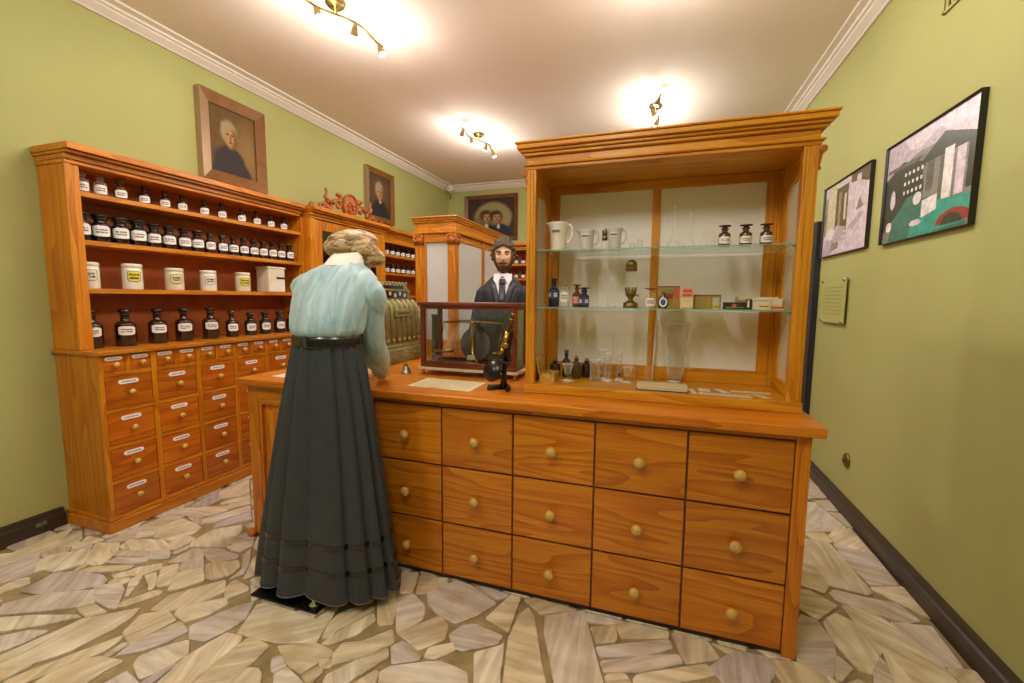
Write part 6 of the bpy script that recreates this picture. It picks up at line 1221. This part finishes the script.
# ================================================================== PICTURES AND SMALL THINGS ON THE WALLS
def picture(name, label, wall, a0, a1, z0, z1, fw_, depth, mat, canvas, polys, cat='picture', inner=None):
    """framed flat picture; wall 'L','R','B'; a0..a1 along the wall as seen left to right; polys: (material, [(u,w)...]) in 0..1 of the sheet"""
    def P(u, w, d):
        if wall == 'L': return (XL+d, u, w)
        if wall == 'R': return (XR-d, u, w)
        return (u, YB-d, w)
    s_ = 1 if a1 > a0 else -1
    t = thing(name, label, cat, P((a0+a1)/2, (z0+z1)/2, 0))
    def bar(u0, u1, w0, w1, taper):
        pass
    o = [(a0, z0), (a1, z0), (a1, z1), (a0, z1)]; i_ = [(a0+s_*fw_, z0+fw_), (a1-s_*fw_, z0+fw_), (a1-s_*fw_, z1-fw_), (a0+s_*fw_, z1-fw_)]
    for k in range(4):
        j = (k+1) % 4
        v = [P(*o[k], 0.001), P(*o[j], 0.001), P(*i_[j], 0.001), P(*i_[k], 0.001), P(*o[k], depth), P(*o[j], depth), P(*i_[j], depth*0.62), P(*i_[k], depth*0.62)]
        MB().add(v, [(0,1,2,3),(4,5,6,7),(0,1,5,4),(1,2,6,5),(2,3,7,6),(3,0,4,7)]).build('frame_bar', mat if isinstance(mat, str) else mat[k], t)
    u0, u1, w0, w1 = a0+s_*fw_, a1-s_*fw_, z0+fw_, z1-fw_
    MB().add([P(u0, w0, depth*0.4), P(u1, w0, depth*0.4), P(u1, w1, depth*0.4), P(u0, w1, depth*0.4)], [(0,1,2,3)]).build('canvas', canvas, t)
    for k, (mt, pl) in enumerate(polys):
        d = depth*0.4+0.0003+0.00012*k
        MB().add([P(u0+(u1-u0)*u, w0+(w1-w0)*w, d) for u, w in pl], [tuple(range(len(pl)))]).build('painted_shape', mt, t)
    return t
def oval(cx, cy, rx_, ry_, n=20, a0=0, a1=2*PI): return [(cx+rx_*math.cos(a0+(a1-a0)*k/n), cy+ry_*math.sin(a0+(a1-a0)*k/n)) for k in range(n+(a1-a0 < 6.2))]
for n, c in (('p_umber', (120, 92, 56)), ('p_umber_l', (140, 110, 70)), ('p_coat', (62, 58, 60)), ('p_flesh', (190, 150, 100)), ('p_flesh_d', (140, 96, 56)), ('p_hair', (176, 160, 124)), ('p_dark', (74, 58, 46)), ('p_dark2', (58, 48, 44)), ('p_oval', (150, 136, 90)), ('p_navy', (46, 50, 62)), ('p_hairb', (84, 62, 42)), ('p_white', (206, 200, 186)),
             ('f_grey', (104, 104, 92)), ('f_dark', (66, 68, 58)), ('f_mid', (140, 134, 128)), ('f_lilac', (186, 172, 186)), ('f_lilac_l', (214, 200, 212)), ('f_teal', (66, 158, 142)), ('f_teal_d', (70, 120, 106)), ('f_white', (226, 222, 222)), ('f_red', (150, 66, 58)), ('f_cream', (206, 198, 170)), ('f_sepia', (150, 140, 110)), ('f_sepia_d', (104, 96, 72))): plain(n, srgb(*c), 0.35, var=0.22, vscale=38)
FL, FD, DK = srgb(176, 132, 86), srgb(120, 82, 50), srgb(48, 38, 32)
def face(cx, cy, k, hair, fl=FL, fd=FD):
    """soft painted head: hair, shaded cheek, lit cheek, brow, eyes, nose, mouth"""
    return [(hair, cx-0.01*k, cy+0.04*k, 0.125*k, 0.135*k, 0.25), (fd, cx+0.03*k, cy-0.025*k, 0.092*k, 0.125*k, 0.25), (fl, cx+0.0*k, cy-0.015*k, 0.070*k, 0.112*k, 0.35), (hair, cx-0.02*k, cy+0.115*k, 0.095*k, 0.042*k, 0.4), (DK, cx-0.03*k, cy+0.016*k, 0.022*k, 0.011*k, 0.6), (DK, cx+0.048*k, cy+0.016*k, 0.020*k, 0.011*k, 0.6), (fd, cx+0.018*k, cy-0.028*k, 0.014*k, 0.036*k, 0.6), (srgb(120, 64, 46), cx+0.012*k, cy-0.073*k, 0.032*k, 0.010*k, 0.6)]
CO = srgb(58, 52, 54)
painting('portrait_one', srgb(104, 78, 46), [(srgb(140, 108, 66), 0.82, 0.35, 0.30, 0.45, 0.9), (CO, 0.46, -0.02, 0.44, 0.30, 0.10), (CO, 0.42, 0.20, 0.34, 0.23, 0.14), (CO, 0.44, 0.36, 0.14, 0.10, 0.3)]+face(0.43, 0.60, 1.35, srgb(156, 140, 108)))
painting('portrait_two', srgb(74, 54, 40), [(srgb(98, 74, 50), 0.5, 0.65, 0.5, 0.35, 0.8), (srgb(46, 42, 46), 0.5, 0.0, 0.46, 0.28, 0.12), (srgb(46, 42, 46), 0.5, 0.22, 0.30, 0.20, 0.2), (srgb(196, 188, 170), 0.52, 0.38, 0.05, 0.05, 0.4)]+face(0.5, 0.60, 1.45, srgb(150, 136, 110)))
painting('portrait_three', srgb(66, 50, 42), [(srgb(150, 138, 92), 0.54, 0.50, 0.40, 0.40, 0.12), (srgb(112, 100, 64), 0.40, 0.35, 0.26, 0.26, 0.8), (srgb(44, 46, 58), 0.42, 0.02, 0.32, 0.30, 0.12), (srgb(44, 46, 58), 0.70, 0.04, 0.24, 0.30, 0.12), (srgb(206, 196, 180), 0.40, 0.27, 0.04, 0.07, 0.4), (srgb(206, 196, 180), 0.66, 0.27, 0.03, 0.06, 0.4)]+face(0.40, 0.52, 1.05, srgb(74, 52, 34))+face(0.62, 0.50, 1.05, srgb(70, 50, 32)), axis='xz')
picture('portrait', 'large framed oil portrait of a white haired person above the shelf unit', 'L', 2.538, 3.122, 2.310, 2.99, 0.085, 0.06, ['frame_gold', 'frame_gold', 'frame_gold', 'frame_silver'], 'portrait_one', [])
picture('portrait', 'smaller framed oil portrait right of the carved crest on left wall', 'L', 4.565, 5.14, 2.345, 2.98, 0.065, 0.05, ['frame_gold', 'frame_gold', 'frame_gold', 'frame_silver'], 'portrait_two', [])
picture('portrait', 'framed double portrait of two dark haired sitters on the back wall', 'B', -3.085, -2.175, 2.34, 3.06, 0.055, 0.05, 'frame_brown', 'portrait_three', [])
pk = 1.016
def q4(a, b, c, d): return [(a, b), (c, b), (c, d), (a, d)]
ph1 = [('f_lilac', [(0, 0.62), (0.5, 0.86), (1, 0.95), (1, 1), (0, 1)]), ('f_lilac_l', [(0.3, 0.86), (1, 0.72), (1, 1), (0.2, 1)]), ('f_lilac', [(0.35, 0.80), (0.62, 0.93), (0.80, 0.80)]), ('f_teal_d', [(0.08, 0.0), (0.22, 0.45), (0.5, 0.5), (0.62, 0.22), (0.95, 0.25), (0.95, 0)]), ('f_dark', [(0.0, 0.66), (0.22, 0.78), (0.46, 0.70), (0.5, 0.42), (0.30, 0.40), (0.22, 0.3), (0.0, 0.1)]), ('f_grey', q4(0.02, 0.72, 0.46, 0.76)), ('f_dark', [(0.46, 0.70), (0.68, 0.86), (0.98, 0.72), (0.98, 0.66), (0.46, 0.64)]), ('f_mid', q4(0.50, 0.34, 0.96, 0.66)), ('f_grey', q4(0.52, 0.40, 0.60, 0.66)), ('f_grey', q4(0.66, 0.26, 0.70, 0.66)), ('f_white', q4(0.70, 0.24, 0.79, 0.70)), ('f_lilac_l', q4(0.82, 0.27, 0.90, 0.66)), ('f_dark', q4(0.92, 0.3, 1.0, 0.72)), ('f_teal', [(0.38, 0.10), (0.62, 0.28), (1.0, 0.25), (1.0, 0.04), (0.62, 0.0), (0.36, 0.0)]), ('f_white', [(0.50, 0.16), (0.66, 0.20), (0.66, 0.34), (0.50, 0.32)]), ('f_red', oval(0.84, 0.045, 0.17, 0.12, 14, 0, PI)), ('f_dark', oval(0.82, 0.04, 0.10, 0.09, 14, 0, PI)), ('f_lilac_l', oval(0.12, 0.43, 0.035, 0.10)), ('f_white', oval(0.09, 0.16, 0.04, 0.05)), ('f_white', oval(0.44, 0.36, 0.05, 0.06)), ('f_lilac_l', oval(0.44, 0.13, 0.07, 0.03))]
for r_ in range(3):
    for k in range(5): ph1.append(('f_white', q4(0.26+0.05*k, 0.62-0.09*r_, 0.285+0.05*k, 0.655-0.09*r_)))
picture('photograph', 'large framed photograph of an old pharmacy with teal tinting on right wall', 'R', 3.083*pk, 2.317*pk, 1.722, 2.262, 0.006, 0.026, 'frame_black', 'f_mid', ph1)
ph2 = [('f_lilac_l', [(0.45, 0), (1, 0), (1, 1), (0.7, 1), (0.5, 0.5)]), ('f_cream', q4(0.08, 0.35, 0.28, 1.0)), ('f_sepia_d', q4(0.28, 0.3, 0.55, 0.92)), ('f_sepia', q4(0.34, 0.35, 0.40, 0.85)), ('f_cream', q4(0.47, 0.45, 0.52, 0.8)), ('f_lilac', [(0.0, 0.05), (0.15, 0.35), (0.35, 0.40), (0.55, 0.34), (0.35, 0.12), (0.2, 0.0), (0, 0)]), ('f_mid', [(0.22, 0.05), (0.4, 0.08), (0.4, 0.2), (0.24, 0.2)]), ('f_lilac', [(0.55, 0.3), (0.8, 0.45), (0.9, 0.44), (0.7, 0.28)]), ('f_mid', [(0.74, 0.50), (0.80, 0.66), (0.88, 0.52)]), ('f_sepia_d', [(0.6, 0.9), (0.8, 0.86), (0.95, 0.8), (1, 0.9), (1, 1), (0.6, 1)]), ('f_white', oval(0.18, 0.3, 0.12, 0.08)), ('f_sepia', q4(0.0, 0.3, 0.07, 0.85)), ('f_lilac_l', q4(0.72, 0.82, 0.80, 0.95)), ('f_lilac', q4(0.24, 0.24, 0.6, 0.27)), ('f_lilac', q4(0.2, 0.17, 0.55, 0.195))]
picture('photograph', 'smaller framed black and white street photograph beside the display case', 'R', 4.048*pk, 3.265*pk, 1.735, 2.262, 0.006, 0.026, 'frame_black', 'f_lilac_l', ph2)
# glass plaque on four studs
pl = thing('glass_plaque', 'small clear glass text plaque on four studs below the street photograph', 'plaque', (XR-0.02, 3.80, 1.40))
MB().box(XR-0.022, XR-0.016, 3.50*pk, 3.95*pk, 1.240, 1.560).build('glass_sheet', 'plaque_text', pl)
for y in (3.53*pk, 3.92*pk):
    for z in (1.255, 1.545): MB().lathe([(0.012, 0.0), (0.012, 0.028), (1e-5, 0.03)], XR-0.031, y, z, 10, axis='x').build('stud', 'steel', pl)
# air vent high on the right wall
vt = thing('air_vent', 'dark slatted air vent high on the right wall at top edge', 'vent', (XR-0.01, 2.60, 2.83))
y0, y1, z0, z1 = 2.42, 2.73, 2.745, 2.93
MB().box(XR-0.004, XR-0.001, y0, y1, z0, z1).build('backing', 'frame_black', vt)
MB().box(XR-0.012, XR-0.004, y0, y1, z0, z0+0.012).box(XR-0.012, XR-0.004, y0, y1, z1-0.012, z1).box(XR-0.012, XR-0.004, y0, y0+0.012, z0, z1).box(XR-0.012, XR-0.004, y1-0.012, y1, z0, z1).build('rim', 'wall_green', vt)
for k in range(7): MB().box(XR-0.011, XR-0.005, y0+0.03+k*0.040, y0+0.045+k*0.040, z0+0.012, z1-0.012).build('slat', 'wall_green', vt)
so = thing('wall_socket', 'small brass wall socket low on the right wall past the counter', 'socket', (XR-0.01, 3.36, 0.345))
MB().lathe([(0.048, 0.0), (0.048, -0.008), (0.038, -0.014), (0.020, -0.014), (0.018, -0.006), (1e-5, -0.006)], XR-0.001, 3.36, 0.345, 18, axis='x').build('plate', 'old_brass', so)
MB().box(XR-0.030, XR-0.0075, 3.350, 3.370, 0.335, 0.355).build('plug', 'tin_brown', so, 0.003)
se = thing('motion_sensor', 'white motion sensor in the ceiling corner above the back wall', 'sensor', (-3.30, 6.66, 3.13))
MB().ball((-3.28, 6.62, 3.165), 0.062, 18, squash=(1, 1, 0.85)).build('housing', 'white_plastic', se); MB().tube([(-3.28, 6.62, 3.11), (-3.30, 6.68, 3.05), (-3.33, 6.72, 3.03)], 0.012, 8).build('bracket', 'steel', se)
MB().lathe([(0.028, 0), (0.028, 0.02), (0.018, 0.03), (1e-5, 0.032)], -3.27, 6.57, 3.145, 14).build('lens', 'porcelain_grey', se)
cb = thing('cable_clip', 'small grey cable outlet on the dark baseboard left of drawers', 'outlet', (XL+0.034, 1.44, 0.06))
MB().box(XL+0.0305, XL+0.038, 1.42, 1.47, 0.045, 0.070).build('plate', 'f_grey', cb, 0.003)
# dark green notice at the top of the navy door
